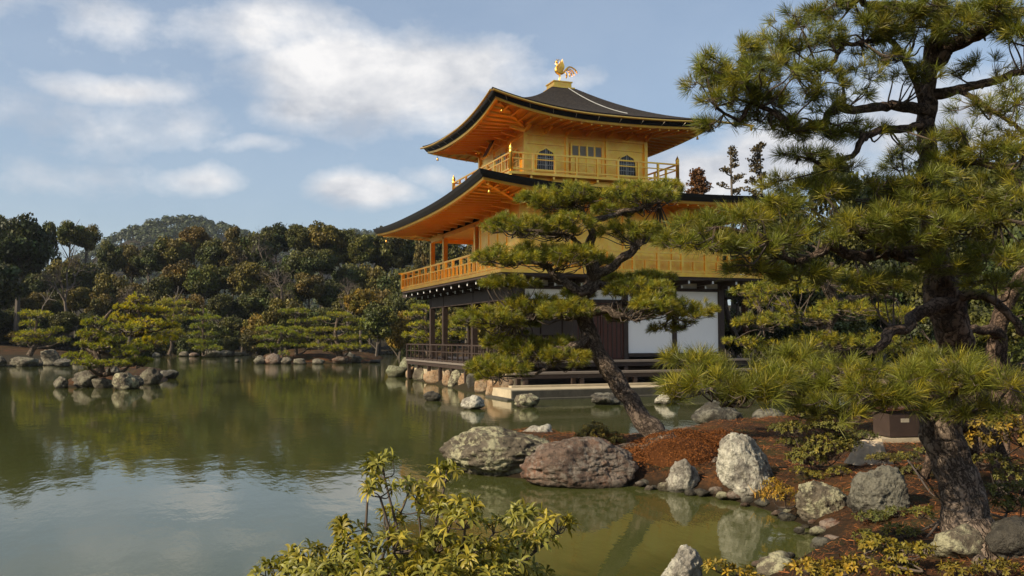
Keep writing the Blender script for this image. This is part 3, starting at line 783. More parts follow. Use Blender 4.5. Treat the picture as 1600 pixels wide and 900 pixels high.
def railing(cx, cy, bx, by, zf, ztop, zmid, zlow, sp_low, sp_up, m, rail, post, tips, finials, sides='SENW', skip=None, name='railing', label=None):
    root = None
    C4 = {'S': ((-1, -1), (1, -1)), 'E': ((1, -1), (1, 1)), 'N': ((1, 1), (-1, 1)), 'W': ((-1, 1), (-1, -1))}
    for sd_ in sides:
        (ax, ay), (bx_, by_) = C4[sd_]
        A0 = np.array([cx+ax*bx, cy+ay*by]); B0 = np.array([cx+bx_*bx, cy+by_*by]); d = B0-A0; Ln = np.linalg.norm(d); d /= Ln
        R_ = Acc()
        for z, w_, h_ in ((ztop, rail, rail), (zmid, rail*.8, rail*.7), (zlow, rail*1.1, rail)):
            e = tips if z == ztop else tips*.3
            R_.beam((*(A0-d*e), z), (*(B0+d*e), z), w_, h_)
        ro = part(R_, name, m, label=label)
        P_ = Acc(); one = sd_ in 'SEW'
        def bal(q, z0, z1, w_):
            if one: Acc().box((q[0]-w_, q[1]-w_, z0), (q[0]+w_, q[1]+w_, z1)).build('deck_baluster' if name == 'deck_railing' else 'baluster', m, ro)
            else: P_.box((q[0]-w_, q[1]-w_, z0), (q[0]+w_, q[1]+w_, z1))
        n = max(2, int(round(Ln/sp_low)))
        for i in range(1, n):
            if sp_low < 3 and sp_low != sp_up and i % 2: bal(A0+d*Ln*i/n, zlow, zmid-.002, post/2)
            elif sp_low < 3 and sp_low != sp_up: bal(A0+d*Ln*i/n, zf, ztop-.003, post*.6)
        if sp_low == sp_up or sp_low > 3:
            n = max(2, int(round(Ln/sp_up)))
            for i in range(1, n): bal(A0+d*Ln*i/n, zf, ztop-.003, post*.6)
        if not one: P_.build('baluster_row', m, ro)
    for ax in (-1, 1):
        for ay in (-1, 1):
            q = (cx+ax*bx, cy+ay*by)
            if finials: A_ = Acc().lathe((q[0], q[1], zf-.05), [(.0, 0), (.075, 0), (.075, .78), (.085, .80), (.085, .86), (.07, .88), (.075, .93), (.085, .98), (.07, 1.04), (.02, 1.14), (.0, 1.2)], 12)
            else: A_ = Acc().box((q[0]-post, q[1]-post, zf), (q[0]+post, q[1]+post, ztop+.03))
            part(A_, 'rail_post', m, smooth=finials)
railing(EX, EY, B3-.05, B3-.05, z3, 9.235, 9.01, 8.60, 4.0, .92, GOLD, .06, .07, 0, True)

# second storey
z2 = 4.40
B2 = 1.23
part(Acc().box((-L_-B2, -B2, 4.27), (B2, W_+B2, z2)), 'balcony_floor', GOLD, label='gold edged floor of the middle storey balcony')
part(Acc().box((-L_-B2+.04, -B2+.04, 4.18), (B2-.04, W_+B2-.04, 4.267)), 'balcony_underside', DARKWOOD)
railing(-L_/2, W_/2, L_/2+B2-.06, W_/2+B2-.06, z2, 5.15, 4.86, 4.46, .52, 1.04, GOLD, .07, .085, .22, False, label=None)
# walls: east full, south closed only near the east end, veranda behind the open bays
WB = .05
a = Acc(); a.box((-WB, .02, z2), (WB, W_-.02, 7.0)); a.box((-L_, W_-WB, z2), (-.06, W_+WB, 7.0)); a.box((-4.45, -WB, z2), (-.06, WB, 7.0)); a.box((-L_-WB, 2.12, z2), (-L_+WB, W_-.06, 7.0)); a.box((-L_+.06, 2.08, z2), (-.06, 2.16, 6.75))
part(a, 'wall', GOLD, label='deep gold plank walls of the middle storey')
a = Acc()
for z in (4.75, 5.25, 5.75, 6.2):
    a.box((WB-.01, .02, z-.015), (WB+.012, W_-.02, z+.015)); a.box((-4.4, -WB-.012, z-.015), (-.1, -WB+.01, z+.015))
for y in np.arange(0.7, W_, .7066): a.box((WB-.012, y-.012, z2), (WB+.010, y+.012, 6.6))
part(a, 'wall_battens', GOLD)
for x in (-11.66, -9.54, -5.0, -4.4, -3.38, -2.38, -1.37): part(Acc().cbox((x, 0, (z2+6.7)/2), (.20 if x < -4.9 else .13, .20 if x < -4.9 else .16, 6.7-z2)), 'column', GOLD)
for x in (-11.66, -9.54, -7.42, -5.3, -3.18): part(Acc().cbox((x, 2.12, (z2+6.7)/2), (.16, .16, 6.7-z2)), 'column', GOLD)
for y in (0, 2.12, 4.24, 6.36, 8.48): part(Acc().cbox((0, y, (z2+6.9)/2), (.19, .19, 6.9-z2)), 'column', GOLD)
for y in (4.24, 6.36, 8.48): part(Acc().cbox((-L_, y, (z2+6.9)/2), (.19, .19, 6.9-z2)), 'column', GOLD)
a = Acc(); a.box((-L_-.1, -.1, 6.60), (.1, .1, 6.80)); a.box((-L_-.1, .103, 6.60), (-L_+.1, W_, 6.80)); a.box((-.1, .103, 6.60), (.1, W_, 6.80))
part(a, 'head_beam', GOLD)
part(Acc().box((-L_+.1, .1, 6.82), (-.1, 2.1, 6.86)), 'veranda_ceiling', GOLD)
def ebr(p0, p1, w_, h_): part(Acc().beam(p0, p1, w_, h_), 'eave_bracket', GOLD)
for x in np.arange(-L_-.0, .1, 1.06): ebr((x, -.08, 6.9), (x, -.75, 6.98), .11, .14)
for y in np.arange(0, W_+.1, 1.06): ebr((.08, y, 6.9), (.75, y, 6.98), .11, .14)
for t in np.linspace(-H3, H3, 7):
    ebr((EX+t, EY-H3, 10.36), (EX+t, EY-H3-.65, 10.5), .1, .13); ebr((EX+H3, EY+t, 10.36), (EX+H3+.65, EY+t, 10.5), .1, .13)
# dark name plaque under the top eave, its worn writing cannot be read
M = Matrix.Rotation(math.radians(-28), 3, 'X')
Mr = np.array(M); pc = np.array([EX, EY-H3-.55, 10.12])
pq = part(Acc().box((-.34, -.03, -.46), (.34, .03, .46), (Mr, pc)), 'name_plaque', GOLD)
Acc().box((-.25, -.045, -.37), (.25, -.031, .37), (Mr, pc)).build('plaque_panel', DARKVOID, pq)

# ground storey
for x in (-11.66, -9.54, -5.3, -3.18, -1.06, 0): part(Acc().cbox((x, 0, 2.55), (.22, .22, 3.2)), 'pillar', DARKWOOD)
for x in (-11.66, -9.54, -7.42, -5.3, -3.18, -1.06): part(Acc().cbox((x, 2.12, 2.6), (.17, .17, 3.1)), 'pillar', DARKWOOD)
for y in (2.12, 4.24, 6.36, 8.48): part(Acc().cbox((0, y, 2.6), (.24 if y > 8 else .18, .24 if y > 8 else .18, 3.1)), 'pillar', DARKWOOD)
a = Acc(); a.box((-L_-.09, -.09, 3.42), (.09, .09, 3.93)); a.box((-L_-.09, .095, 3.5), (-L_+.09, W_, 3.9)); a.box((-L_, 2.05, 3.3), (-.1, 2.19, 3.5))
a.box((-.08, .095, 3.30), (.08, 4.14, 3.42)); a.box((-.085, .095, 3.78), (.085, W_-.12, 3.90)); a.box((-.09, .095, 4.10), (.09, W_-.1, 4.178)); a.box((-L_-.1, -.1, 4.08), (.1, .092, 4.178))
a.box((-.07, 4.34, 1.27), (.11, 8.36, 1.40))
part(a, 'beam', DARKWOOD)
a = Acc(); a.box((-L_+.12, -.03, 3.933), (-.12, .03, 4.077)); part(a, 'plaster_panel', PLASTER)
for y in (.12, 2.22): part(Acc().box((-.03, y, 3.423), (.03, y+1.9, 3.777)), 'plaster_panel', PLASTER)
for y in (.12, 2.22, 4.34, 6.46): part(Acc().box((-.03, y, 3.903), (.03, y+1.9, 4.097)), 'plaster_panel', SHADEPLASTER)
for y0, y1 in ((4.335, 6.265), (6.455, 8.355)): part(Acc().box((-.025, y0, 1.403), (.035, y1, 3.777)), 'sliding_screen', PLASTER, label='plain white sliding screen on the east side')
for y0, y1 in ((2.215, 3.17), (3.20, 4.145)):
    dd_ = part(Acc().box((-.03, y0, 1.2), (.03, y1, 3.297)), 'door', BROWNWOOD, label='dark brown plank door')
    A_ = Acc()
    for t in np.linspace(y0+.1, y1-.1, 5): A_.box((.031, t-.02, 1.25), (.05, t+.02, 3.25))
    A_.build('door_battens', DARKWOOD, dd_)
a = Acc(); a.box((-9.4, 2.09, 1.0), (-.1, 2.15, 3.3)); a.box((-L_-.03, 4.3, 1.0), (-L_+.03, W_, 3.5)); a.box((-L_, W_-.04, 1.0), (-.1, W_+.04, 4.1)); part(a, 'inner_wall', DARKWOOD)
a = Acc()
for x in np.arange(-9.3, -.2, .16): a.box((x, 2.05, 1.05), (x+.03, 2.088, 2.1))
for z in (1.05, 1.4, 1.75, 2.1): a.box((-9.35, 2.04, z), (-.15, 2.085, z+.04))
part(a, 'shutter_lattice', DARKWOOD)
part(Acc().box((-L_, .1, 4.1), (-.1, W_-.1, 4.176)), 'ceiling', DARKWOOD)
part(Acc().box((-L_, 0.02, .86), (0, W_, 1.08)), 'floor', DARKWOOD)
# south deck and its railing
a = Acc(); a.box((-L_-1.04, -1.04, .90), (.02, .0, .98)); a.box((-L_-1.04, .003, .90), (-L_-.02, 6.5, .98)); part(a, 'deck', WEATHERED)
a = Acc(); a.box((-L_-1.0, -1.0, .74), (.0, -.86, .897)); a.box((-L_-1.0, -.857, .74), (-L_-.86, 6.4, .897)); part(a, 'deck_beam', DARKWOOD)
for x in np.arange(-L_-.9, .1, 1.79): part(Acc().box((x-.08, -.98, .05), (x+.08, -.84, .737)), 'deck_post', DARKWOOD)
railing(-L_/2-.52, 3.0, L_/2+.52-.05, 4.0-.02, .98, 1.70, 1.40, 1.03, .72, .72, DARKWOOD, .055, .05, .06, False, sides='SW', name='deck_railing')
a = Acc(); a.box((-L_-.6, -.72, -.3), (0, -.6, .72)); a.box((-L_-.6, -.597, -.3), (-L_-.5, 6.5, .72)); a.box((-.05, -.6, -.3), (.05, W_, .72)); part(a, 'foundation_wall', STONE)
for x in np.arange(-L_-.9, .9, 1.06):
    for yy, zz, h_ in ((-1.05, 4.08, .14), (-.55, 3.93, .12)):
        b_ = part(Acc().beam((x, .0, zz), (x, yy, zz), .11, h_), 'bracket', DARKWOOD)
        Acc().box((x-.035, yy-.013, zz-.055), (x+.035, yy-.001, zz+.055)).build('painted_end', TIPWHITE, b_)
for y in np.arange(0.05, W_+.9, 1.06):
    for xx, zz, h_ in ((1.05, 4.08, .14), (.55, 3.93, .12)):
        b_ = part(Acc().beam((0, y, zz), (xx, y, zz), .11, h_), 'bracket', DARKWOOD)
        Acc().box((xx+.001, y-.035, zz-.055), (xx+.013, y+.035, zz+.055)).build('painted_end', TIPWHITE, b_)
for (sx, sy, px_, py_) in ((1, -1, 0, 0), (-1, -1, -L_, 0), (1, 1, 0, W_)):
    part(Acc().beam((px_, py_, 4.05), (px_+sx*1.15, py_+sy*1.15, 4.05), .14, .16), 'corner_bracket', DARKWOOD)
# east side: two long plank steps
for (x0, x1, z) in ((.10, .93, 1.17), (1.02, 1.62, .80)):
    st = part(Acc().box((x0, -.9 if z > 1 else -.7, z-.07), (x1, W_+.8, z)), 'plank_step', WEATHERED)
    A_ = Acc(); A_.box((x0+.05, -.8 if z > 1 else -.6, z-.22), (x1-.05, W_+.7, z-.073))
    for y in np.arange(-.5, W_+.7, 2.12): A_.box((x1-.22, y, .12), (x1-.06, y+.14, z-.223))
    A_.build('step_frame', DARKWOOD, st)
part(Acc().box((.06, .1, .1), (.09, W_, 1.09)), 'step_back', DARKWOOD)
for sgn in (0,):
    pass
rebase(pav, (-L_/2, W_/2, .3))

# stone landing in front of the east steps
ld = empty('stone_landing', label='long flat pale stone landing slab at the water below the pavilion steps', cat='landing')
s0 = onz(766, 604, .31); s1 = onz(798, 610, .31)
a = Acc()
zt = .31; x1 = s1[0]; yS = s1[1]
ys = np.concatenate([[yS], np.arange(yS+1.4, 10.4, 1.45)])
for i in range(len(ys)-1):
    a.box((1.25+rng.uniform(-.02, .02), ys[i]+.008, .04), (x1+rng.uniform(-.02, .02), ys[i+1]-.008, zt+rng.uniform(-.006, .006)))
a.build('slab', STONE, ld)
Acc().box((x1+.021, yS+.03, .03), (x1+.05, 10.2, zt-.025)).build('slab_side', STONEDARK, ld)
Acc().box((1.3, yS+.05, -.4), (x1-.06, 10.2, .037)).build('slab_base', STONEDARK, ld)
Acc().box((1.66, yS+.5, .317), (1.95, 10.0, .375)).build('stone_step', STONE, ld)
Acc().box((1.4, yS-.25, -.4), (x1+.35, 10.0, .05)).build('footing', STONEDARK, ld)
rebase(ld, (2.2, 4, 0))

# phoenix on the roof
ph = empty('phoenix_statue', label='gilded phoenix with raised wings and fanned tail standing on the roof peak', cat='statue')
zb = 13.43
def Y(y, z, x=0.0): return (EX+x*1.1, EY+y*1.15, zb+z*1.12)
body = Acc()
path = smoothline([Y(.24, .40), Y(.14, .36), Y(.03, .34), Y(-.08, .39), Y(-.11, .50), Y(-.075, .62), Y(-.07, .72), Y(-.10, .78), Y(-.14, .775)], 4)
rad = np.interp(np.linspace(0, 1, len(path)), [0, .13, .28, .42, .55, .68, .80, .90, 1], [.03, .075, .10, .095, .055, .035, .035, .055, .02])
body.tube(path, rad, 12); body.build('body', GOLD, ph, True)
Acc().tube([Y(-.14, .775), Y(-.18, .765), Y(-.21, .74)], [.022, .014, .003], 6).build('beak', GOLD, ph)
a = Acc()
for k in range(3): a.tube([Y(-.10+.03*k, .82), Y(-.10+.05*k, .88), Y(-.07+.07*k, .90-.01*k)], [.015, .014, .003], 5)
a.tube([Y(-.13, .73), Y(-.14, .68), Y(-.12, .66)], [.015, .018, .004], 5)
a.build('crest', GOLD, ph)
for s_ in (-1, 1):
    a = Acc()
    for k in range(6):
        p0 = np.array(Y(-.04+.030*k, .38, s_*.08)); tip = np.array(Y(.09+.012*k, .92-.05*abs(k-1.5), s_*(.075+.005*k))); mid = (p0+tip)/2+np.array([s_*.04, -.02+.012*k, 0])
        c_ = smoothline([p0, mid, tip], 4); wdt = np.interp(np.linspace(0, 1, len(c_)), [0, .4, .85, 1], [.022, .030, .014, .002])
        sd_ = np.array([0, 1, .1]); nn_ = np.array([s_*.010, 0, 0])
        a.grid(np.stack([c_-sd_*wdt[:, None], c_+nn_, c_+sd_*wdt[:, None]], 1)); a.grid(np.stack([c_-sd_*wdt[:, None], c_-nn_, c_+sd_*wdt[:, None]], 1))
    a.build('wing', GOLD, ph)
a = Acc()
for k, (ty, tz, py, pz) in enumerate([(.80, .42, .42, .64), (.77, .36, .41, .60), (.70, .32, .40, .57), (.63, .28, .38, .54), (.56, .25, .36, .51), (.49, .22, .34, .48), (.42, .19, .31, .45), (.35, .16, .28, .42), (.28, .15, .24, .39)]):
    sx = math.sin(k*2.4)*.05
    c_ = smoothline([Y(.17, .40), Y(py, pz, sx), Y((py+ty)/2+.05, (pz+tz)/2+.05, sx*1.5), Y(ty, tz, sx*1.8)], 5)
    a.tube(c_, np.interp(np.linspace(0, 1, len(c_)), [0, .5, .88, 1], [.014, .020, .030, .006]), 5)
a.build('tail', GOLD, ph)
for s_ in (-1, 1):
    Acc().tube([Y(.03, .28, s_*.05), Y(.04, .16, s_*.05), Y(.01, .01, s_*.05), Y(-.06, .01, s_*.06)], [.028, .016, .016, .008], 6).build('leg', GOLD, ph)
rebase(ph, (EX, EY, zb))

# small roofed fishing deck behind the veranda
fd = empty('fishing_deck', label='small dark open pavilion with a low gabled roof seen through the veranda pillars', cat='pavilion')
cx_, cy_ = -16.2, 5.2
a = Acc(); r_ = 1.9
a.add([(cx_-2.3, cy_-r_, 2.95), (cx_+2.3, cy_-r_, 2.95), (cx_+2.0, cy_, 3.75), (cx_-2.0, cy_, 3.75), (cx_-2.3, cy_+r_, 2.95), (cx_+2.3, cy_+r_, 2.95)], [(0, 1, 2, 3), (3, 2, 5, 4)])
a.add([(cx_-2.3, cy_-r_, 2.85), (cx_+2.3, cy_-r_, 2.85), (cx_+2.3, cy_+r_, 2.85), (cx_-2.3, cy_+r_, 2.85), (cx_-2.3, cy_-r_, 2.95), (cx_+2.3, cy_-r_, 2.95), (cx_+2.3, cy_+r_, 2.95), (cx_-2.3, cy_+r_, 2.95)], [(0, 3, 2, 1), (0, 1, 5, 4), (1, 2, 6, 5), (2, 3, 7, 6), (3, 0, 4, 7)])
a.build('roof', ROOF, fd)
for sx in (-1.6, 1.6):
    for sy in (-1.3, 1.3): Acc().cbox((cx_+sx, cy_+sy, 1.65), (.14, .14, 2.4)).build('pillar', DARKWOOD, fd)
Acc().box((cx_-2.0, cy_-1.7, .75), (cx_+3.3, cy_+1.7, .87)).build('floor', DARKWOOD, fd)
a = Acc()
for z in (1.25, 1.55): a.beam((cx_-1.9, cy_-1.6, z), (cx_+1.9, cy_-1.6, z), .06, .06); a.beam((cx_-1.9, cy_+1.6, z), (cx_+1.9, cy_+1.6, z), .06, .06)
for x in np.linspace(-1.9, 1.9, 6): a.cbox((cx_+x, cy_-1.6, 1.2), (.06, .06, .7)); a.cbox((cx_+x, cy_+1.6, 1.2), (.06, .06, .7))
a.build('railing', DARKWOOD, fd)
rebase(fd, (cx_, cy_, 0))

# ------------------------------------------------------------------ pines
def needles(A, base, dirs, nn, L, Wd, th0, th1, tint, r, droop=0.0):
    N = len(base); K = N*nn
    b = np.repeat(base, nn, 0); d = np.repeat(dirs, nn, 0); tn = np.repeat(tint, nn, 0)
    q = unit(np.cross(d, r.normal(size=(K, 3))))
    th = r.uniform(th0, th1, K)[:, None]
    nd = unit(d*np.cos(th)+q*np.sin(th))
    nd[:, 2] -= droop; nd = unit(nd)
    b = b-d*(r.uniform(0, .45, K)[:, None]*L)
    ln = L*r.uniform(.7, 1.08, K)[:, None]
    sd = unit(np.cross(nd, r.normal(size=(K, 3))))*Wd/2
    mid = b+nd*ln*.55+q*ln*.02
    tip = b+nd*ln; tip[:, 2] -= .04*ln[:, 0]
    V = np.stack([b-sd*.7, b+sd*.7, mid+sd, mid-sd, tip], 1).reshape(-1, 3)
    i = np.arange(K)[:, None]*5
    c = np.repeat(tn*r.uniform(.5, 1.5, (K, 1)), 5, 0)
    n0 = A.n
    A.add(V, i+np.array([[0, 1, 2, 3]]), c)
    A.f[3].append(i+np.array([[3, 2, 4]])+n0)

def px(u, v, d, w=None):
    p = at(u, v, d)
    return p if w is None else (p, w/2*d/FPX)
def limb_path(pts, wig=.03, n=6, r=rng):
    P = np.array([at(u, v, d) for u, v, d, w in pts]); R_ = np.array([w/2*d/FPX for u, v, d, w in pts])
    Q = smoothline(P, n); t = np.linspace(0, 1, len(Q)); rr_ = np.interp(t, np.linspace(0, 1, len(R_)), R_)
    off = np.stack([fbm(np.column_stack([t*len(P)*1.2+k*9.1, t*0+P[0, 0], t*0+k]), 3) for k in range(3)], 1)*wig*np.linalg.norm(P[-1]-P[0])
    off[0] = 0; off[-1] *= .3
    return Q+off, rr_
def pine(name, label, cat, trunk, limbs, pads, L=.12, Wd=.004, nn=36, spacing=.12, barkm=BARK, needm=NEEDLE, seed=1, group=None, perpad=True, twigr=.006, th=(.25, 1.25), tintr=(.75, 1.3), yellow=.25, deepk=.9, layers=1.5, sides=14, droop=0.0):
    r = np.random.default_rng(seed)
    root = empty(name, label=label, cat=cat, group=group)
    tp, tr = limb_path(trunk, .012, 20 if sides >= 20 else 8, r)
    A = Acc(); A.tube(tp, tr, 56 if sides >= 20 else max(sides, 10), noise=.11, nscale=6); A.build('trunk', barkm, root, True)
    if sides >= 14:
        for k in range(6):
            a_ = k*1.047+r.uniform(-.3, .3); r0_ = tr[0]; b0 = tp[2]; dv = np.array([math.cos(a_), math.sin(a_), 0])
            q_ = [b0+dv*r0_*.3, b0+dv*r0_*1.0-np.array([0, 0, .5*(b0[2]-tp[0][2])+.02]), b0+dv*r0_*(1.7+r.uniform(0, .6)), b0+dv*r0_*(2.5+r.uniform(0, .9))]
            for q in (q_[2], q_[3]): q[2] = hz(q[0], q[1])+.01
            q_[3][2] -= .08
            Acc().tube(smoothline(q_, 6), np.linspace(r0_*.38, r0_*.10, 19), 12, noise=.15, nscale=5).build('root', barkm, root, True)
    skel = [tp]; srad = [tr]
    LB = Acc()
    for lb in limbs:
        lp, lr = limb_path(lb, .05, 7, r)
        a_ = Acc(); a_.tube(lp, lr, max(8, sides-4), noise=.18, nscale=5)
        if perpad: a_.build('limb', barkm, root, True)
        else: LB.v += a_.v; LB.c += a_.c; LB.f[3] += [f+LB.n for f in a_.f[3]]; LB.f[4] += [f+LB.n for f in a_.f[4]]; LB.n += a_.n
        skel.append(lp); srad.append(lr)
    S = np.concatenate(skel); SR = np.concatenate(srad)
    TW = Acc(); CR = Acc()
    fwd = np.array([-math.sin(_y), math.cos(_y), 0]); rgt = np.array([R0[0], R0[1], 0]); up = np.array([0, 0, 1.])
    for (u, v, d, ru, rv, dens) in pads:
        C = at(u, v, d); rx, rz = ru*d/FPX, rv*d/FPX; ry = rx*deepk
        n = int(layers*np.pi*rx*ry/spacing**2*dens)
        n = max(n, 5)
        ang = r.uniform(0, 2*np.pi, n); rad_ = np.sqrt(r.uniform(0, 1, n))
        a_, b_ = np.cos(ang)*rad_, np.sin(ang)*rad_
        lump = .18*vnoise(np.column_stack([a_*2.2+u, b_*2.2+v, a_*0]))
        dome = np.sqrt(np.maximum(0, 1-rad_**2))
        hgt = r.uniform(-.45, 1.0, n)*dome+lump-.25
        P = C+rgt*(a_*rx)[:, None]+fwd*(b_*ry)[:, None]+up*((hgt)*rz)[:, None]
        # clump the shoots so that gaps open between sprays
        ncl = max(3, int(n/9)); cc = P[r.integers(0, n, ncl)]
        dm = ((P[:, None]-cc[None])**2).sum(-1); ci = dm.argmin(1)
        P = P*.72+cc[ci]*.28
        out = unit(rgt*a_[:, None]+fwd*b_[:, None])*(.25+.75*rad_[:, None])
        D = unit(out*.9+up*r.uniform(.35, 1.1, n)[:, None]+r.normal(size=(n, 3))*.28)
        low = hgt < -.2
        D[low] = unit(D[low]*np.array([1, 1, .35]))
        # tint: fresh yellow-green tips on some shoots, deeper green on others
        tv = r.uniform(tintr[0], tintr[1], n)[:, None]
        yl = (r.uniform(0, 1, n)[:, None] < yellow)
        tint = tv*np.where(yl, np.array([1.55, 1.25, .8]), np.array([1., 1., 1.]))
        T_ = Acc() if perpad else CR
        needles(T_, P, D, nn, L, Wd, th[0], th[1], tint, r, droop)
        if perpad: T_.build('foliage_pad', needm, root)
        # twigs: anchor on the nearest limb, fork to the clump centres, then to shoots
        w_ = ((S-(C-up*rz*.6))**2).sum(1); anc = S[w_.argmin()]; ar = max(SR[w_.argmin()]*.5, twigr*1.6)
        for k in range(ncl):
            q = cc[k]-up*rz*.15
            m1 = anc*.6+q*.4-up*rz*.25+r.normal(size=3)*rx*.10; m2 = anc*.25+q*.75-up*rz*.10+r.normal(size=3)*rx*.06
            c_ = smoothline([anc, m1, m2, q], 3)
            r0 = min(ar, twigr*2.2)
            TW.tube(c_, np.linspace(r0, twigr, len(c_)), 5, caps=False)
            idx = np.where(ci == k)[0]
            if len(idx) == 0: continue
            for i_ in idx[:10]:
                e_ = P[i_]-D[i_]*L*.1
                TW.tube(np.array([q, (q+e_)/2-up*.02+r.normal(size=3)*.015, e_]), [twigr*.9, twigr*.7, twigr*.5], 4, caps=False)
    if not perpad:
        if LB.n: LB.build('limbs', barkm, root, True)
        CR.build('crown', needm, root)
    TW.build('twigs', TWIG if perpad else FARBARK, root)
    rebase(root, tp[0])
    return root

# the leaning pine in front of the pavilion
D0 = 13.7
def J(u, v, d, ru, rv, k=1.0): return (u, v, d, ru, rv, k)
padsD = [J(868, 308, 13.7, 66, 30), J(905, 300, 13.2, 45, 22), J(1000, 302, 13.9, 62, 26), J(1035, 292, 14.3, 35, 18), J(960, 325, 14.2, 42, 20), J(805, 348, 13.3, 56, 24), J(848, 352, 14.1, 50, 26), J(890, 345, 13.2, 45, 24), J(985, 358, 13.5, 52, 24), J(1030, 372, 14.2, 45, 18),
         J(795, 400, 13.2, 58, 22), J(845, 392, 13.8, 50, 22), J(898, 394, 13.1, 50, 25), J(935, 405, 14.2, 35, 16), J(795, 440, 13.7, 50, 15), J(1000, 432, 14.6, 58, 13), J(1000, 450, 13.4, 56, 24), J(1068, 482, 13.6, 56, 30), J(985, 490, 14.0, 40, 20, .8), J(1020, 470, 12.9, 40, 22), J(1040, 510, 13.9, 34, 13, .6),
         J(762, 494, 13.3, 58, 23), J(830, 478, 13.7, 60, 28), J(885, 480, 13.1, 50, 26), J(805, 505, 14.1, 50, 18), J(905, 455, 14.0, 35, 18),
         J(782, 570, 13.2, 56, 26), J(838, 545, 13.6, 62, 30), J(800, 530, 13.9, 50, 22), J(885, 555, 13.2, 40, 26), J(890, 535, 14.3, 36, 16), J(760, 585, 13.6, 26, 14)]
trunkD = [(1042, 702, 13.6, 56), (1022, 682, 13.6, 38), (1000, 655, 13.65, 31), (975, 615, 13.7, 29), (950, 575, 13.7, 27), (930, 535, 13.7, 26), (912, 500, 13.7, 24), (910, 470, 13.7, 22), (922, 445, 13.7, 23), (926, 420, 13.7, 21), (922, 390, 13.7, 17), (925, 360, 13.7, 12), (915, 335, 13.7, 9), (900, 315, 13.7, 5)]
limbsD = [[(928, 432, 13.7, 16), (955, 415, 13.6, 14), (985, 396, 13.5, 13), (1002, 378, 13.5, 11), (1012, 362, 13.6, 7)], [(924, 345, 13.7, 10), (960, 336, 13.8, 8), (1000, 328, 13.9, 7), (1030, 318, 14, 4)],
          [(920, 455, 13.7, 18), (893, 452, 13.6, 15), (868, 436, 13.5, 13), (852, 418, 13.4, 10), (815, 408, 13.3, 5)], [(908, 485, 13.7, 14), (880, 496, 13.6, 11), (840, 498, 13.5, 8), (780, 508, 13.4, 5)],
          [(918, 520, 13.7, 15), (903, 538, 13.5, 13), (884, 549, 13.4, 12), (858, 548, 13.4, 9), (830, 560, 13.3, 6)], [(868, 553, 13.4, 8), (848, 578, 13.3, 6), (826, 590, 13.3, 4), (780, 590, 13.2, 3)],
          [(915, 490, 13.7, 16), (940, 484, 13.5, 14), (965, 494, 13.4, 12), (985, 500, 13.4, 8)], [(930, 482, 13.6, 11), (960, 478, 13.7, 9), (1000, 478, 13.8, 8), (1050, 490, 13.7, 5)], [(922, 400, 13.7, 10), (890, 375, 13.5, 8), (850, 366, 13.4, 6), (800, 362, 13.3, 4)], [(930, 440, 13.7, 9), (970, 452, 13.9, 7), (1010, 458, 13.9, 4)]]
pine('pine_tree', 'leaning black pine with cloud-like needle pads before the pavilion', 'tree', trunkD, limbsD, padsD, L=.105, Wd=.0044, nn=42, spacing=.080, seed=3, twigr=.0045, yellow=.45, layers=1.45)

# the pine at the right edge, near the camera
dA = 6.9
trunkA = [(1534, 872, 6.7, 96), (1520, 835, 6.75, 76), (1506, 795, 6.8, 65), (1494, 750, 6.85, 60), (1482, 705, 6.9, 56), (1471, 660, 6.9, 54), (1468, 610, 6.95, 48), (1482, 565, 7.0, 38)]
limbsA = [[(1468, 632, 6.9, 30), (1400, 612, 6.7, 22), (1330, 596, 6.6, 18), (1265, 590, 6.5, 16), (1190, 596, 6.4, 10), (1110, 605, 6.3, 6)], [(1470, 620, 6.9, 26), (1520, 600, 6.6, 20), (1590, 590, 6.4, 12)], [(1400, 612, 6.7, 16), (1350, 640, 6.4, 12), (1310, 650, 6.3, 7)], [(1200, 596, 6.4, 9), (1160, 632, 6.3, 7), (1125, 632, 6.2, 4)]]
padsA = [J(1095, 590, 6.3, 76, 36), J(1150, 575, 6.5, 72, 34), J(1085, 560, 6.7, 60, 24), J(1225, 585, 6.3, 66, 40), J(1180, 612, 6.1, 60, 28), J(1300, 590, 6.4, 72, 44), J(1285, 640, 6.2, 64, 34), J(1360, 600, 6.2, 66, 46), J(1425, 585, 6.5, 66, 42), J(1405, 612, 6.2, 50, 22), J(1415, 634, 6.2, 44, 16), J(1500, 590, 6.3, 66, 42), J(1480, 560, 6.7, 60, 30), J(1565, 595, 6.2, 60, 46), J(1540, 640, 6.5, 56, 26), J(1600, 640, 6.3, 46, 34), J(1060, 612, 6.2, 40, 18, .8), J(1240, 560, 6.9, 60, 24)]
pine('pine_tree', 'thick-trunked pine at the right edge with low long-needled branches', 'tree', trunkA, limbsA, padsA, L=.135, Wd=.0028, nn=54, spacing=.098, seed=5, barkm=BARK, twigr=.005, th=(.2, 1.35), yellow=.35, layers=1.25, sides=32, tintr=(.42, 1.2))

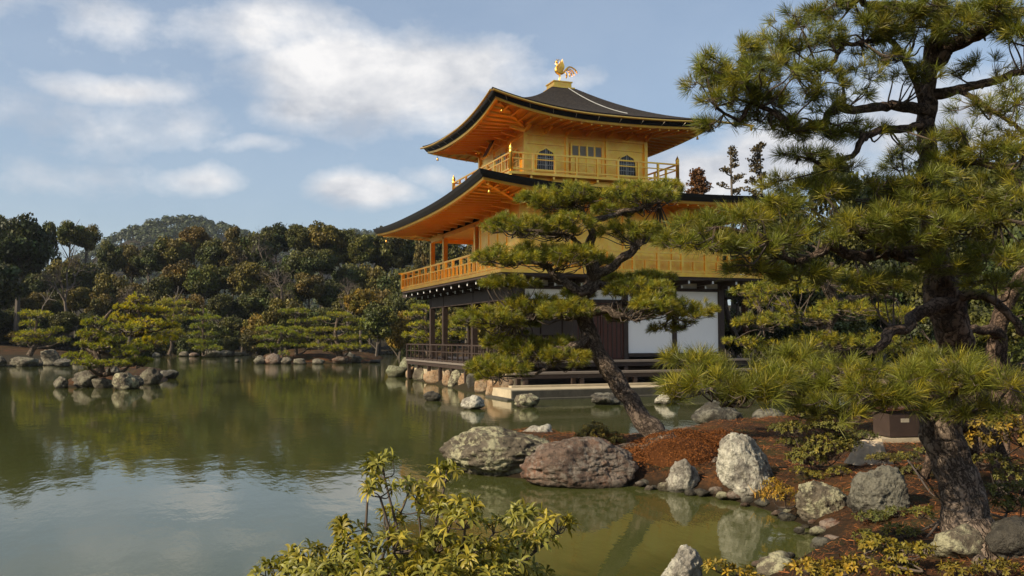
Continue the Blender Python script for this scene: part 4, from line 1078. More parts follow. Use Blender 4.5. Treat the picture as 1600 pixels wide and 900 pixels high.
# tall pine behind it
trunkB = [(1500, 650, 10.2, 66), (1495, 600, 10, 52), (1492, 550, 9.8, 46), (1490, 510, 9.6, 48), (1478, 460, 9.4, 51), (1464, 410, 9.3, 41), (1456, 350, 9.2, 30), (1450, 290, 9.1, 25), (1447, 230, 9.1, 24), (1447, 175, 9.0, 25), (1452, 120, 9.0, 20), (1456, 60, 9.0, 21), (1462, 0, 9.0, 20), (1470, -70, 9.0, 13)]
limbsB = [[(1450, 260, 9.1, 16), (1500, 255, 8.8, 12), (1550, 262, 8.5, 9), (1600, 285, 8.3, 6)], [(1500, 142, 8.8, 9), (1550, 175, 8.5, 7), (1600, 205, 8.3, 5)], [(1450, 178, 9.0, 22), (1400, 173, 8.8, 17), (1345, 176, 8.6, 14), (1290, 180, 8.4, 12), (1240, 184, 8.2, 10), (1180, 178, 8.1, 8), (1120, 165, 8.0, 4)],
          [(1447, 190, 9.0, 17), (1412, 206, 8.8, 13), (1365, 208, 8.6, 12), (1335, 232, 8.5, 9), (1290, 252, 8.4, 7), (1245, 258, 8.3, 4)],
          [(1455, 150, 9.0, 18), (1500, 142, 8.8, 14), (1560, 126, 8.6, 12), (1640, 105, 8.4, 9)], [(1455, 100, 9.0, 30), (1480, 78, 8.9, 24), (1530, 52, 8.7, 20), (1600, 12, 8.5, 16), (1650, -30, 8.4, 10)],
          [(1458, 20, 9.0, 16), (1400, 14, 8.7, 14), (1360, 12, 8.5, 12), (1330, -5, 8.3, 10), (1290, -25, 8.2, 6)], [(1446, 230, 9.0, 12), (1400, 80, 8.8, 9), (1340, 72, 8.5, 8), (1300, 90, 8.4, 7), (1240, 95, 8.2, 5), (1170, 110, 8.1, 4)],
          [(1462, 395, 9.2, 24), (1400, 402, 8.9, 20), (1330, 404, 8.6, 17), (1265, 396, 8.3, 12), (1210, 378, 8.1, 8), (1120, 372, 7.8, 5)], [(1480, 470, 9.4, 24), (1440, 490, 9.1, 19), (1400, 518, 8.8, 17), (1362, 546, 8.5, 13)],
          [(1482, 468, 9.4, 18), (1530, 462, 9.3, 15), (1562, 482, 9.2, 13), (1600, 520, 9.1, 10)], [(1385, 402, 8.8, 11), (1345, 372, 8.5, 9), (1320, 350, 8.3, 6)], [(1455, 320, 9.1, 18), (1500, 330, 8.7, 13), (1560, 345, 8.4, 9)], [(1452, 300, 9.1, 16), (1420, 290, 8.9, 13), (1380, 310, 8.5, 8)]]
padsB = [J(1300, 12, 8.4, 50, 20), J(1365, 38, 8.3, 50, 24), J(1430, 8, 8.4, 56, 24), J(1495, 35, 8.3, 50, 26), J(1550, 8, 8.3, 56, 26), J(1600, 40, 8.2, 50, 30), J(1235, 28, 8.3, 40, 20, .8), J(1500, 205, 8.5, 46, 24), J(1560, 235, 8.2, 50, 28), J(1600, 300, 8.0, 44, 34), J(1600, 160, 8.3, 40, 26, .8), J(1130, 115, 8.0, 44, 24), J(1200, 95, 8.1, 50, 24), J(1462, 280, 8.3, 50, 28), J(1450, 345, 8.2, 56, 30), J(1480, 415, 8.4, 56, 28), J(1445, 215, 8.5, 40, 22, .7), J(1505, 350, 8.2, 50, 30), J(1390, 330, 8.2, 50, 30), J(1150, 125, 8.1, 46, 28), J(1215, 112, 7.9, 46, 28), J(1250, 60, 8.1, 46, 30), J(1300, 195, 8.4, 46, 18, .8), J(1240, 195, 8.2, 44, 18), J(1380, 85, 8.4, 44, 26), J(1180, 155, 8.1, 46, 24), J(1330, 150, 8.4, 40, 20, .7), J(1290, 130, 7.9, 40, 26), J(1410, 20, 8.5, 56, 22), J(1570, 140, 8.4, 46, 30, .6), J(1100, 95, 8.0, 38, 26), J(1092, 130, 8.1, 34, 24, .9), J(1150, 82, 8.0, 48, 28), J(1175, 120, 7.8, 52, 30), J(1125, 155, 8.0, 46, 24), J(1120, 190, 8.1, 40, 16, .8), J(1210, 70, 8.2, 44, 26), J(1230, 150, 8.2, 52, 26), J(1195, 185, 8.3, 60, 18, .8), J(1290, 55, 8.3, 40, 26), J(1270, 105, 8.0, 46, 28), J(1335, 60, 8.5, 46, 30), J(1345, 110, 8.3, 44, 24, .7), J(1290, 165, 8.3, 44, 20, .7), J(1395, 50, 8.6, 46, 28), J(1330, 20, 8.4, 50, 16, .7),
         J(1400, 120, 8.7, 40, 26, .6), J(1270, 208, 8.4, 56, 16, .8), J(1345, 205, 8.6, 50, 20, .8), J(1260, 240, 8.3, 48, 14), J(1310, 258, 8.2, 40, 12, .8), J(1450, 45, 8.7, 56, 34), J(1520, 18, 8.6, 66, 28), J(1580, 45, 8.4, 50, 30), J(1440, 110, 8.5, 36, 30), J(1545, 100, 8.7, 56, 26, .5), J(1530, 165, 8.5, 60, 30, .55), J(1590, 200, 8.3, 50, 34, .8),
         J(1530, 230, 8.6, 60, 34), J(1480, 250, 8.8, 50, 30), J(1580, 270, 8.4, 56, 40), J(1420, 250, 9.0, 50, 30, .7), J(1350, 290, 8.6, 66, 34), J(1430, 310, 8.4, 60, 30), J(1500, 310, 8.4, 60, 34), J(1570, 330, 8.2, 60, 40), J(1280, 300, 8.5, 66, 34), J(1215, 320, 8.3, 60, 32), J(1150, 335, 8.1, 60, 28), J(1095, 345, 8.0, 52, 24), J(1060, 370, 7.9, 44, 24), J(1120, 375, 7.8, 60, 28), J(1190, 380, 7.9, 66, 32), J(1260, 360, 8.1, 66, 34), J(1340, 350, 8.2, 66, 34), J(1410, 370, 8.3, 66, 34), J(1490, 375, 8.5, 60, 30), J(1560, 400, 8.3, 60, 36), J(1175, 420, 8.2, 56, 20), J(1250, 425, 8.3, 66, 26), J(1320, 435, 8.5, 60, 24), J(1400, 440, 8.6, 56, 26), J(1545, 440, 8.8, 56, 26, .7), J(1230, 285, 8.8, 50, 24)]
pine('pine_tree', 'tall dark pine with a long branch reaching left towards the pavilion roof', 'tree', trunkB, limbsB, padsB, L=.135, Wd=.0036, nn=44, spacing=.105, seed=8, barkm=BARK2, needm=NEEDLE_D, twigr=.005, yellow=.35, layers=1.45, sides=22, th=(.2, 1.3), tintr=(.5, 1.3))

# second leaning trunk at the right edge
pine('pine_tree', 'slanting pine trunk at the far right edge behind the tall dark pine', 'tree', [(1572, 640, 11.5, 40), (1562, 570, 11.4, 32), (1558, 520, 11.3, 28), (1575, 470, 11.2, 25), (1605, 430, 11.1, 22), (1660, 380, 11, 16)],
     [[(1560, 520, 11.3, 20), (1530, 512, 11, 14), (1500, 515, 10.8, 8)]], [J(1600, 480, 11.2, 50, 26), J(1560, 455, 11.4, 44, 22), J(1640, 400, 11, 50, 30), J(1535, 520, 11.2, 36, 16), J(1620, 540, 11.4, 46, 28)], L=.13, Wd=.0055, nn=26, spacing=.15, seed=9, barkm=BARK2, needm=NEEDLE_D, sides=18)
# mid-distance garden pine behind them, across the inlet
trunkE = [(1300, 600, 19, 40), (1310, 560, 19, 32), (1290, 520, 19, 26), (1300, 480, 19, 20), (1290, 440, 19, 14), (1300, 410, 19, 8)]
padsE = [J(1180, 452, 18, 46, 16), J(1230, 445, 19, 50, 18), J(1300, 430, 19, 56, 20), J(1370, 445, 19.5, 56, 20), J(1190, 500, 17.6, 50, 17), J(1160, 530, 17.8, 34, 12), J(1250, 490, 18.4, 52, 20), J(1330, 480, 18.6, 56, 22), J(1400, 490, 19, 50, 22), J(1215, 545, 17.8, 54, 18), J(1280, 530, 18.2, 56, 20), J(1350, 530, 18.6, 56, 20), J(1420, 540, 19, 46, 20), J(1250, 570, 18, 54, 14), J(1340, 572, 18.4, 54, 14), J(1200, 470, 19, 40, 16)]
pine('pine_tree', 'yellow-green garden pine in the middle distance behind the tall dark pine, right of the pavilion', 'tree', trunkE, [[(1295, 500, 19, 14), (1240, 505, 18.4, 9), (1190, 515, 18, 5)], [(1300, 540, 19, 14), (1250, 556, 18.2, 9), (1210, 560, 17.9, 5)], [(1300, 470, 19, 12), (1360, 465, 19.2, 8), (1400, 470, 19.3, 5)]], padsE, L=.12, Wd=.0085, nn=22, spacing=.14, seed=12, sides=12, yellow=.5)

# small pruned pines round the pond (far off: fewer, wider needles)
def far_pine(label, trunk, pads, seed, group, nn=9, L=.22, Wd=.022, sp=.19, tint=None, limbs=None, **kw):
    lim = limbs or []
    rj = np.random.default_rng(seed+500)
    pads = [(u+rj.normal()*ru*.10, v+rj.normal()*rv*.25, d+rj.normal()*ru*.3*d/FPX, ru*rj.uniform(.62, 1.0), rv*rj.uniform(1.0, 1.55), k) for (u, v, d, ru, rv, k) in pads]
    if not lim:
        T = trunk
        for (u, v, d, ru, rv, k) in pads:
            j = min(range(len(T)), key=lambda i: abs(T[i][1]-(v+rv+8)))
            tu, tv, td, tw = T[j]
            lim.append([(tu, tv, td, tw*.5), ((tu+u)/2, (tv+v+rv)/2+1, (td+d)/2, tw*.38), (u, v+rv*.4, d, tw*.16)])
    o = pine('pine_tree', label, 'tree', trunk, lim, pads, L=L, Wd=Wd, nn=nn, spacing=sp, seed=seed, group=group, perpad=False, twigr=.02, layers=1.5, yellow=.5, sides=10, th=(.2, 1.2), tintr=(.8, 1.35), **kw)
    for ch in o.children:
        if ch.name.startswith('crown'): setcolor(ch, tint or (1.0, 1.0, 1.0))
    return o
G = 'pruned pines around the pond'
YEL = (1.55, 1.45, .8)
far_pine('low spreading golden-green pine rooted on the rock islet', [(158, 586, 36.5, 14), (155, 570, 36.5, 11), (152, 550, 36.5, 9), (150, 530, 36.5, 8), (160, 505, 36.6, 6), (175, 485, 36.7, 4)],
         [J(145, 503, 36.5, 32, 8), J(190, 510, 37.5, 36, 9), J(138, 520, 36.2, 30, 8), J(180, 530, 36, 36, 9), J(120, 556, 36, 32, 8), J(160, 540, 36, 24, 8), J(195, 548, 36.3, 34, 9), J(220, 562, 36.8, 34, 8), J(140, 566, 35.8, 26, 7), J(215, 540, 37.5, 28, 8), J(180, 562, 35.8, 26, 6), J(130, 535, 37, 24, 7)], 21, G, L=.13, Wd=.014, nn=12, sp=.11, tint=(1.05, 1.12, .8))
far_pine('tall golden-yellow pine behind the rock islet', [(215, 572, 40, 10), (214, 550, 40, 9), (213, 520, 40, 8), (218, 500, 40, 7), (214, 480, 40, 5), (215, 466, 40, 3)],
         [J(215, 466, 40, 26, 7), J(200, 480, 40, 34, 8), J(245, 486, 40, 30, 8), J(190, 494, 40, 30, 8), J(235, 505, 39.5, 34, 9), J(262, 508, 40.3, 22, 7), J(205, 515, 40, 34, 8), J(255, 525, 40, 30, 8), J(235, 530, 39.6, 30, 8)], 22, G, L=.14, Wd=.016, nn=12, sp=.12, tint=YEL)
far_pine('golden-green pine leaning over rocks on the left bank', [(46, 556, 66, 9), (52, 545, 66, 8), (58, 535, 66, 7), (56, 515, 66, 5), (58, 500, 66, 3)],
         [J(55, 493, 66, 30, 7), J(42, 503, 66, 24, 6), J(60, 517, 66, 36, 7), J(88, 515, 66.5, 22, 6), J(42, 530, 66, 26, 6), J(72, 530, 66, 30, 6), J(98, 530, 66, 16, 5)], 23, G, tint=(1.25, 1.25, .8))
far_pine('yellowish pine with a pale bare stem behind the islet pine', [(264, 554, 96, 5), (268, 535, 96, 4.5), (270, 510, 96, 4), (272, 490, 96, 3), (274, 475, 96, 2)], [J(270, 470, 96, 28, 6), J(285, 482, 96, 24, 6), J(258, 488, 96, 24, 6), J(278, 497, 96, 28, 7), J(262, 512, 96, 26, 7), J(285, 520, 96, 22, 6)], 24, G, sp=.28, tint=(1.1, 1.1, .8), L=.3, Wd=.035)
far_pine('neatly layered conical pine on the far shore left of the grassy island', [(318, 556, 92, 5), (318, 530, 92, 4), (317, 505, 92, 3), (318, 482, 92, 2)], [J(316, 484, 92, 18, 4), J(320, 495, 92, 26, 5), J(314, 507, 92, 28, 5), J(322, 520, 92, 30, 5), J(312, 532, 92, 26, 5), J(322, 543, 92, 30, 5)], 25, G, sp=.26, tint=(.85, 1.0, .8), L=.28, Wd=.033)
far_pine('dark layered pine leaning left on the left end of the grassy island', [(428, 560, 71, 7), (432, 545, 71, 6), (438, 530, 71, 5), (440, 515, 71, 3)], [J(425, 512, 71, 24, 5), J(445, 520, 71, 24, 5), J(418, 528, 71, 24, 5), J(445, 536, 71, 26, 5), J(420, 542, 71, 20, 5)], 26, G, tint=(.85, 1.0, .8))
far_pine('middle layered pine of the grassy island', [(463, 556, 73, 6), (463, 540, 73, 5), (462, 515, 73, 4), (462, 495, 73, 2)], [J(460, 487, 73, 30, 5), J(470, 500, 73, 32, 5), J(455, 513, 73, 30, 5), J(478, 524, 73, 26, 5), J(458, 536, 73, 26, 5), J(482, 540, 73, 24, 4)], 27, G, tint=(.9, 1.0, .8))
far_pine('broad pine with forked pale limbs on the right end of the grassy island', [(533, 562, 71, 9), (530, 545, 71, 8), (524, 525, 71, 6), (526, 505, 71, 4), (530, 492, 71, 3)], [J(530, 491, 71, 32, 5), J(505, 498, 71, 24, 5), J(555, 500, 71, 24, 5), J(500, 514, 71, 26, 5), J(540, 512, 71, 30, 5), J(515, 527, 71, 28, 5), J(550, 527, 71, 30, 5), J(500, 540, 71, 26, 5), J(545, 541, 71, 34, 5), J(522, 546, 71, 24, 4)], 28, G, tint=(1.05, 1.08, .8))
far_pine('tiny pine sapling on the grassy island shore', [(441, 566, 70, 5), (441, 557, 70, 3), (440, 550, 70, 2)], [J(440, 549, 70, 12, 4), J(446, 553, 70, 8, 3)], 29, G, tint=(1.0, 1.1, .8))
far_pine('yellow-green pine seen beside the left pillars of the pavilion', [(672, 560, 60, 8), (668, 530, 60, 6), (665, 500, 60, 5), (668, 480, 60, 3)], [J(660, 478, 60, 24, 6), J(652, 492, 60, 26, 7), J(668, 506, 60, 30, 7), J(650, 520, 60, 28, 7), J(690, 520, 60, 30, 7), J(712, 512, 60, 26, 8), J(660, 532, 60, 28, 6), J(728, 525, 60, 24, 7)], 30, G, tint=(1.3, 1.3, .8))
far_pine('pine with a reddish leaning trunk just right of the pavilion', [(1168, 560, 42, 12), (1166, 520, 42, 10), (1162, 480, 42, 9), (1165, 440, 42, 7), (1172, 410, 42, 5)], [J(1165, 455, 42, 40, 10), J(1190, 440, 42, 40, 10), J(1150, 435, 42, 34, 9), J(1175, 410, 42, 40, 10), J(1200, 462, 42, 30, 8)], 31, G, tint=(.8, .9, .8), barkm=BARKRED)
far_pine('pine with a pale leaning forked trunk by the pavilion corner', [(1156, 540, 39, 9), (1146, 515, 39, 9), (1137, 490, 39, 8), (1132, 460, 39, 6)], [J(1140, 455, 39, 26, 7), J(1155, 445, 39, 30, 8), J(1135, 425, 39, 24, 7)], 32, G, tint=(.8, .9, .8), limbs=[[(1144, 508, 39, 6), (1152, 490, 39, 5), (1154, 474, 39, 4)], [(1150, 525, 39, 5), (1160, 505, 39, 4), (1158, 490, 39, 3)]])

# ------------------------------------------------------------------ the wood behind the pond
def crown_mesh(kind, seed):
    r = np.random.default_rng(seed); A = Acc()
    if kind == 'round':
        nb = 46; c = unit(r.normal(size=(nb, 3)))*r.uniform(.35, .8, (nb, 1))*np.array([1, 1, .85]); c[:, 2] = c[:, 2]*.9
        rb = r.uniform(.20, .36, nb); nl, ls = 300, .040
    elif kind == 'tall':
        nb = 48; z = r.uniform(-1, 1, nb); w_ = .55*(1-((z+.2)/1.3)**2).clip(.12)+.05; a_ = r.uniform(0, 6.28, nb)
        c = np.column_stack([np.cos(a_)*w_, np.sin(a_)*w_, z]); rb = r.uniform(.16, .30, nb); nl, ls = 260, .038
    elif kind == 'conifer':
        nb = 44; z = np.linspace(-1, 1, nb); w_ = .42*(1-z)/2+.04; a_ = np.arange(nb)*2.4
        c = np.column_stack([np.cos(a_)*w_, np.sin(a_)*w_, z]); rb = r.uniform(.10, .17, nb)*(1.25-.4*z); nl, ls = 120, .045
    for i in range(nb):
        d = unit(r.normal(size=(nl, 3))); p = c[i]+d*rb[i]*r.uniform(.55, 1.08, nl)[:, None]*np.array([1, 1, .72])
        nrm = unit(d*.8+r.normal(size=(nl, 3))*.75+np.array([0, 0, .2]))
        x = unit(np.cross(nrm, r.normal(size=(nl, 3)))); y = np.cross(nrm, x)
        s_ = ls*r.uniform(.5, 1.25, nl)[:, None]
        V = np.stack([p-x*s_-y*s_*.5, p+x*s_*.2-y*s_, p+x*s_+y*s_*.4, p-x*s_*.3+y*s_], 1).reshape(-1, 3)
        tb = r.uniform(.65, 1.4); hue = r.uniform(-1, 1)
        t_ = np.repeat(tb*r.uniform(.45, 1.6, (nl, 1))*np.array([1+.18*hue, 1, 1-.15*hue]), 4, 0)
        A.add(V, np.arange(nl*4).reshape(-1, 4), t_)
    o = A.build('crown', LEAFM); me = o.data; bpy.data.objects.remove(o)
    T = Acc(); T.tube(smoothline([(0, 0, -2.6), (.05, .02, -1.4), (-.03, .04, -.6), (.04, 0, .2)], 4), np.linspace(.09, .03, 13), 7)
    for k in range(7):
        a_ = k*2.4; z0 = -1.0+k*.16
        T.tube(smoothline([(0, 0, z0), (math.cos(a_)*.25, math.sin(a_)*.25, z0+.22), (math.cos(a_)*.62, math.sin(a_)*.62, z0+.5)], 3), np.linspace(.03, .008, 7), 5)
    o2 = T.build('trunk', FARBARK); m2 = o2.data; bpy.data.objects.remove(o2)
    return me, m2
PROTO = {k: [crown_mesh(k, 200+i*7+len(k)) for i in range(n)] for k, n in (('round', 4), ('tall', 2), ('conifer', 2))}
def wood_tree(kind, var, u, vtop, d, rpx, label, colr, group, cat='tree', base=None, asp=None, nm='forest_tree'):
    "tree whose top shows at (u, vtop)"
    me, m2 = PROTO[kind][var % len(PROTO[kind])]
    top = at(u, vtop, d); rx = rpx*1.18*d/FPX; zg = hz(top[0], top[1]); Ht = top[2]-zg
    rz = rx*random.uniform(.85, 1.3)*(asp or {'round': 1.2, 'tall': 1.9, 'conifer': 2.6}[kind])
    rz = min(rz, Ht*.55)
    zc = top[2]-rz*1.02
    root = empty(nm, label=label, cat=cat, group=group)
    root.location = (float(top[0]), float(top[1]), zg)
    rot = random.uniform(0, 6.28)
    for me_, nm_, sc_ in ((me, 'crown', (rx, rx, rz)), (m2, 'trunk', (rx, rx, max(rz, (zc-zg+.4)/2.6)))):
        o = bpy.data.objects.new(nm_, me_); COL.objects.link(o); o.parent = root
        o.location = (0, 0, zc-zg); o.scale = sc_; o.rotation_euler = (0, 0, rot)
        if nm_ == 'crown': setcolor(o, colr)
    return root
random.seed(5)
ORD = ['leftmost', 'second', 'third', 'fourth', 'fifth', 'sixth', 'seventh', 'eighth', 'ninth', 'tenth', 'eleventh', 'twelfth', 'thirteenth', 'fourteenth', 'fifteenth', 'sixteenth', 'seventeenth', 'eighteenth', 'nineteenth', 'twentieth', 'twenty-first', 'twenty-second', 'twenty-third', 'twenty-fourth', 'twenty-fifth', 'twenty-sixth', 'twenty-seventh', 'twenty-eighth', 'twenty-ninth', 'thirtieth']
TONES = {'dark green': (.80, .92, .60), 'olive': (1.20, 1.12, .60), 'russet brown': (1.30, .98, .55), 'grey brown': (1.25, 1.06, .72), 'mid green': (1.0, 1.15, .58), 'golden olive': (2.0, 1.55, .60), 'blackish green': (.50, .66, .50)}
def topline(u): return float(np.interp(u, [-120, 0, 40, 60, 100, 150, 190, 230, 260, 300, 340, 380, 430, 490, 540, 600, 660, 760, 900], [318, 322, 345, 352, 340, 350, 375, 372, 352, 345, 362, 350, 345, 326, 346, 348, 350, 352, 360]))
def row(us, d, dv, rp, row_name, tones, kinds):
    for i, u in enumerate(us):
        if row_name == 'front row' and 572 < u < 628: continue
        tn = tones[i % len(tones)] if callable(tones) is False else tones(i)
        kd = kinds[i % len(kinds)]
        uu = u+random.uniform(-5, 5); dd_ = d+random.uniform(-4, 4)
        vt = topline(uu)+dv+random.uniform(-5, 9)
        o_ = ORD[i] if i < len(ORD) else ORD[-1]
        nmk = {'round': 'broadleaf tree', 'tall': 'narrow crowned tree', 'conifer': 'pointed conifer'}[kd]
        wood_tree(kd, i+random.randint(0, 3), uu, vt, dd_, rp*random.uniform(.75, 1.3), f"{tn} {nmk}, {o_} from left, {row_name} of the far wood", TONES[tn], 'trees of the wood behind the pond')
row(np.arange(-60, 830, 33), 132, 0, 27, 'skyline row', ['dark green', 'blackish green', 'dark green', 'olive', 'dark green', 'mid green', 'olive', 'dark green', 'grey brown', 'dark green', 'olive', 'russet brown', 'dark green', 'grey brown'], ['round', 'round', 'round', 'round', 'tall', 'round', 'round', 'round', 'round'])
row(np.arange(-50, 830, 37), 120, 48, 28, 'upper row', ['blackish green', 'dark green', 'dark green', 'dark green', 'olive', 'dark green', 'olive', 'grey brown', 'dark green', 'russet brown', 'mid green', 'dark green', 'olive'], ['round'])
row(np.arange(-55, 800, 36), 112, 92, 27, 'lower row', ['blackish green', 'dark green', 'dark green', 'grey brown', 'dark green', 'olive', 'grey brown', 'dark green', 'mid green', 'olive', 'russet brown', 'dark green'], ['round'])
row(np.arange(-50, 690, 38), 106, 135, 25, 'front row', ['blackish green', 'blackish green', 'dark green', 'blackish green', 'dark green', 'dark green', 'blackish green', 'blackish green', 'dark green', 'blackish green', 'mid green', 'dark green', 'golden olive', 'mid green'], ['round'])
for (u, v, d, rp, tn, lb) in [(30, 318, 104, 46, 'blackish green', 'tallest black-green tree at the left edge of the wood'), (-20, 380, 90, 50, 'blackish green', 'dark spreading tree cut by the left edge of the view'), (445, 448, 90, 34, 'olive', 'rounded olive tree rising behind the island pines'), (565, 440, 88, 24, 'golden olive', 'golden crowned tree between the island and the pavilion'), (590, 462, 84, 30, 'mid green', 'dense blue-green bush tree behind the orange slope'),
                            (625, 470, 92, 26, 'golden olive', 'yellowish tree just left of the gold balcony'), (560, 500, 92, 22, 'dark green', 'low dark tree on the bank right of the island'), (500, 470, 96, 28, 'dark green', 'dark rounded tree behind the broad island pine'), (700, 478, 74, 28, 'olive', 'olive tree glimpsed through the veranda pillars'), (760, 470, 74, 30, 'golden olive', 'golden tree deeper behind the veranda')]:
    wood_tree('round', int(u) % 4, u, v, d, rp, lb, TONES[tn], 'trees along the far bank')
# leafless trees with fine grey-brown twigs between the evergreens
def bare_tree(u, vt, d, wpx, label, seed):
    r = np.random.default_rng(seed); root = empty('bare_tree', label=label, cat='tree', group='leafless trees in the far wood')
    top = at(u, vt, d); zg = hz(top[0], top[1]); H = top[2]-zg; A = Acc(); w_ = wpx*d/FPX
    def grow(p, dr, ln, rd, k):
        e = p+dr*ln; m_ = (p+e)/2+r.normal(size=3)*ln*.08
        A.tube(smoothline([p, m_, e], 2), np.linspace(rd, rd*.6, 5), 5 if k < 3 else 3, caps=False, col=(1, 1, 1))
        if k >= 6: return
        for _ in range(3 if k > 0 else 4):
            nd = unit(dr+r.normal(size=3)*(.55 if k else .4)+np.array([0, 0, .22])); grow(e if r.uniform() < .6 else m_, nd, ln*r.uniform(.55, .8), rd*.55, k+1)
    base = np.array([top[0], top[1], zg]); T = Acc(); T.tube(smoothline([base, base+np.array([.2, 0, H*.3])], 4), np.linspace(.30, .22, 5), 8); T.build('trunk', FARBARK, root, True)
    grow(base+np.array([.2, 0, H*.3]), np.array([0, 0, 1.]), H*.21, .20, 0)
    A.build('branches', BRANCHTAN, root); rebase(root, base)
BRANCHTAN = mat_simple('grey brown twigs', (.11, .085, .065), .9, var=.3, scale=1)
for k, (u, v, d, w_, lb) in enumerate([(108, 362, 104, 50, 'leafless tree with pale crooked stem in the left of the wood'), (205, 420, 102, 40, 'leafless tree low in the wood above the golden pine'), (440, 400, 100, 44, 'leafless brown-twigged tree above the island pines'), (415, 342, 126, 40, 'leafless tree top on the skyline right of the hill'), (545, 405, 100, 36, 'leafless tree with a thin straight stem right of the island')]):
    bare_tree(u, v, d, w_, lb, 300+k)
# undergrowth at the water edge
for i, u in enumerate(np.arange(-30, 690, 30)):
    if 565 < u < 632: continue      # bare orange slope left of the pavilion
    wood_tree('round', i, u+random.uniform(-6, 6), 512+random.uniform(-8, 10) if u < 600 else 520, 102+random.uniform(-3, 3), 17*random.uniform(.8, 1.3), f"low dark bush, {ORD[min(i, 29)]}{'' if i == 0 else ' from the left'} along the foot of the wood", TONES[['blackish green', 'dark green', 'grey brown', 'dark green'][i % 4]], 'bushes at the foot of the wood', 'bush', asp=1.1, nm='bush')
# trees north of the pavilion
for i, (u, v, d, rp, kd, tn) in enumerate([(1080, 372, 66, 40, 'round', 'dark green'), (1130, 345, 60, 44, 'round', 'blackish green'), (1210, 290, 62, 56, 'round', 'blackish green'), (1300, 262, 58, 62, 'tall', 'dark green'), (1390, 245, 60, 66, 'round', 'dark green'), (1480, 215, 58, 66, 'round', 'blackish green'), (1570, 200, 56, 70, 'round', 'dark green'), (1660, 190, 60, 80, 'round', 'dark green'), (1180, 400, 50, 40, 'round', 'blackish green'), (1270, 390, 46, 50, 'round', 'dark green'), (1370, 380, 44, 56, 'round', 'blackish green'), (1470, 370, 42, 56, 'round', 'dark green'), (1570, 360, 40, 60, 'round', 'blackish green'), (1660, 340, 40, 70, 'round', 'dark green'),
                                             (1150, 470, 48, 36, 'round', 'dark green'), (1230, 470, 44, 44, 'round', 'blackish green'), (1330, 470, 40, 50, 'round', 'dark green'), (1250, 340, 52, 60, 'round', 'blackish green'), (1350, 320, 50, 64, 'round', 'dark green'), (1450, 300, 48, 70, 'round', 'blackish green'), (1555, 290, 46, 74, 'round', 'dark green'), (1430, 465, 38, 50, 'round', 'blackish green'), (1540, 460, 34, 56, 'round', 'dark green')]):
    wood_tree(kd, i, u, v, d, rp, f"{tn} tree, {ORD[i]} of the screen of trees right of the pavilion behind the pines", TONES[tn], 'screen of trees right of the pavilion')
def sparse_conifer(u, vt, vb, d, wpx, label, seed, dens=1.0, colr=(.9, .7, .6)):
    r = np.random.default_rng(seed); root = empty('conifer_tree', label=label, cat='tree', group='bare topped conifers on the skyline')
    top = at(u, vt, d); zg = hz(top[0], top[1]); s_ = d/FPX
    T = Acc(); T.tube(smoothline([(top[0], top[1], zg), (top[0]+.2, top[1], (zg+top[2])/2), (top[0], top[1], top[2])], 6), np.linspace(.28, .04, 13), 7)
    C_ = Acc(); n = int(20*dens)
    for k in range(n):
        f = (k+.5)/n; z = top[2]-f*(vb-vt)*s_; w_ = wpx*s_*(.25+.75*f)*r.uniform(.5, 1.15); a_ = r.uniform(0, 6.28)
        tip = np.array([top[0]+math.cos(a_)*w_, top[1]+math.sin(a_)*w_, z+w_*.45])
        T.tube(smoothline([(top[0], top[1], z), ((top[0]+tip[0])/2, (top[1]+tip[1])/2, z+w_*.05), tip], 3), np.linspace(.06, .025, 7), 5)
        for q in (tip, tip*.6+np.array([top[0], top[1], z])*.4):
            m_ = 30; dd_ = unit(r.normal(size=(m_, 3))); p = q+dd_*np.array([.40, .40, .22])*r.uniform(.3, 1, (m_, 1))
            x = unit(r.normal(size=(m_, 3))); y = unit(np.cross(x, r.normal(size=(m_, 3)))); sz = .085
            C_.add(np.stack([p-x*sz, p-y*sz, p+x*sz, p+y*sz], 1).reshape(-1, 3), np.arange(m_*4).reshape(-1, 4), r.uniform(.6, 1.3))
    T.build('trunk', FARBARK, root, True); c = C_.build('crown', LEAFM, root); setcolor(c, colr); rebase(root, (top[0], top[1], zg))
sparse_conifer(1091, 268, 330, 66, 22, 'short reddish brown conifer top just right of the upper balcony', 1, 2.6, (1.3, .6, .45))
sparse_conifer(1141, 230, 340, 68, 26, 'thin gappy conifer standing alone against the white cloud', 2, .8)
sparse_conifer(1187, 225, 340, 64, 30, 'taller gappy conifer under the end of the gutter spout', 3, 1.2)
# wooded hill: crowns beyond counting, one mass
r = np.random.default_rng(77); HF = Acc(); fx2 = np.array([-math.sin(_y), math.cos(_y)])
N = 6500
pu = r.uniform(40, 900, N); pd_ = r.uniform(400, 900, N)
XY = np.array([at(a_, 527, b_)[:2] for a_, b_ in zip(pu, pd_)]); hh = height(XY)
for i in range(N):
    R_ = r.uniform(1.8, 3.6); m_ = 44; dd_ = unit(r.normal(size=(m_, 3))); dd_[:, 2] = np.abs(dd_[:, 2])*1.2-.2
    c_ = np.array([XY[i, 0], XY[i, 1], hh[i]+R_*1.2+2]); p = c_+dd_*R_*np.array([1, 1, 1.15])*r.uniform(.75, 1.05, (m_, 1))
    x = unit(np.cross(dd_, r.normal(size=(m_, 3)))); y = unit(np.cross(dd_, x)); sz = R_*.24
    HF.add(np.stack([p-x*sz, p-y*sz, p+x*sz, p+y*sz], 1).reshape(-1, 3), np.arange(m_*4).reshape(-1, 4), np.repeat(r.uniform(.6, 1.25)*r.uniform(.6, 1.35, (m_, 1)), 4, 0)*np.array([1, 1, 1.]))
ho = HF.build('hill_forest', LEAFM); setcolor(ho, (.62, .85, .75)); tag(ho, 'dark wooded hill rising behind the trees across the pond', 'forest', kind='stuff')

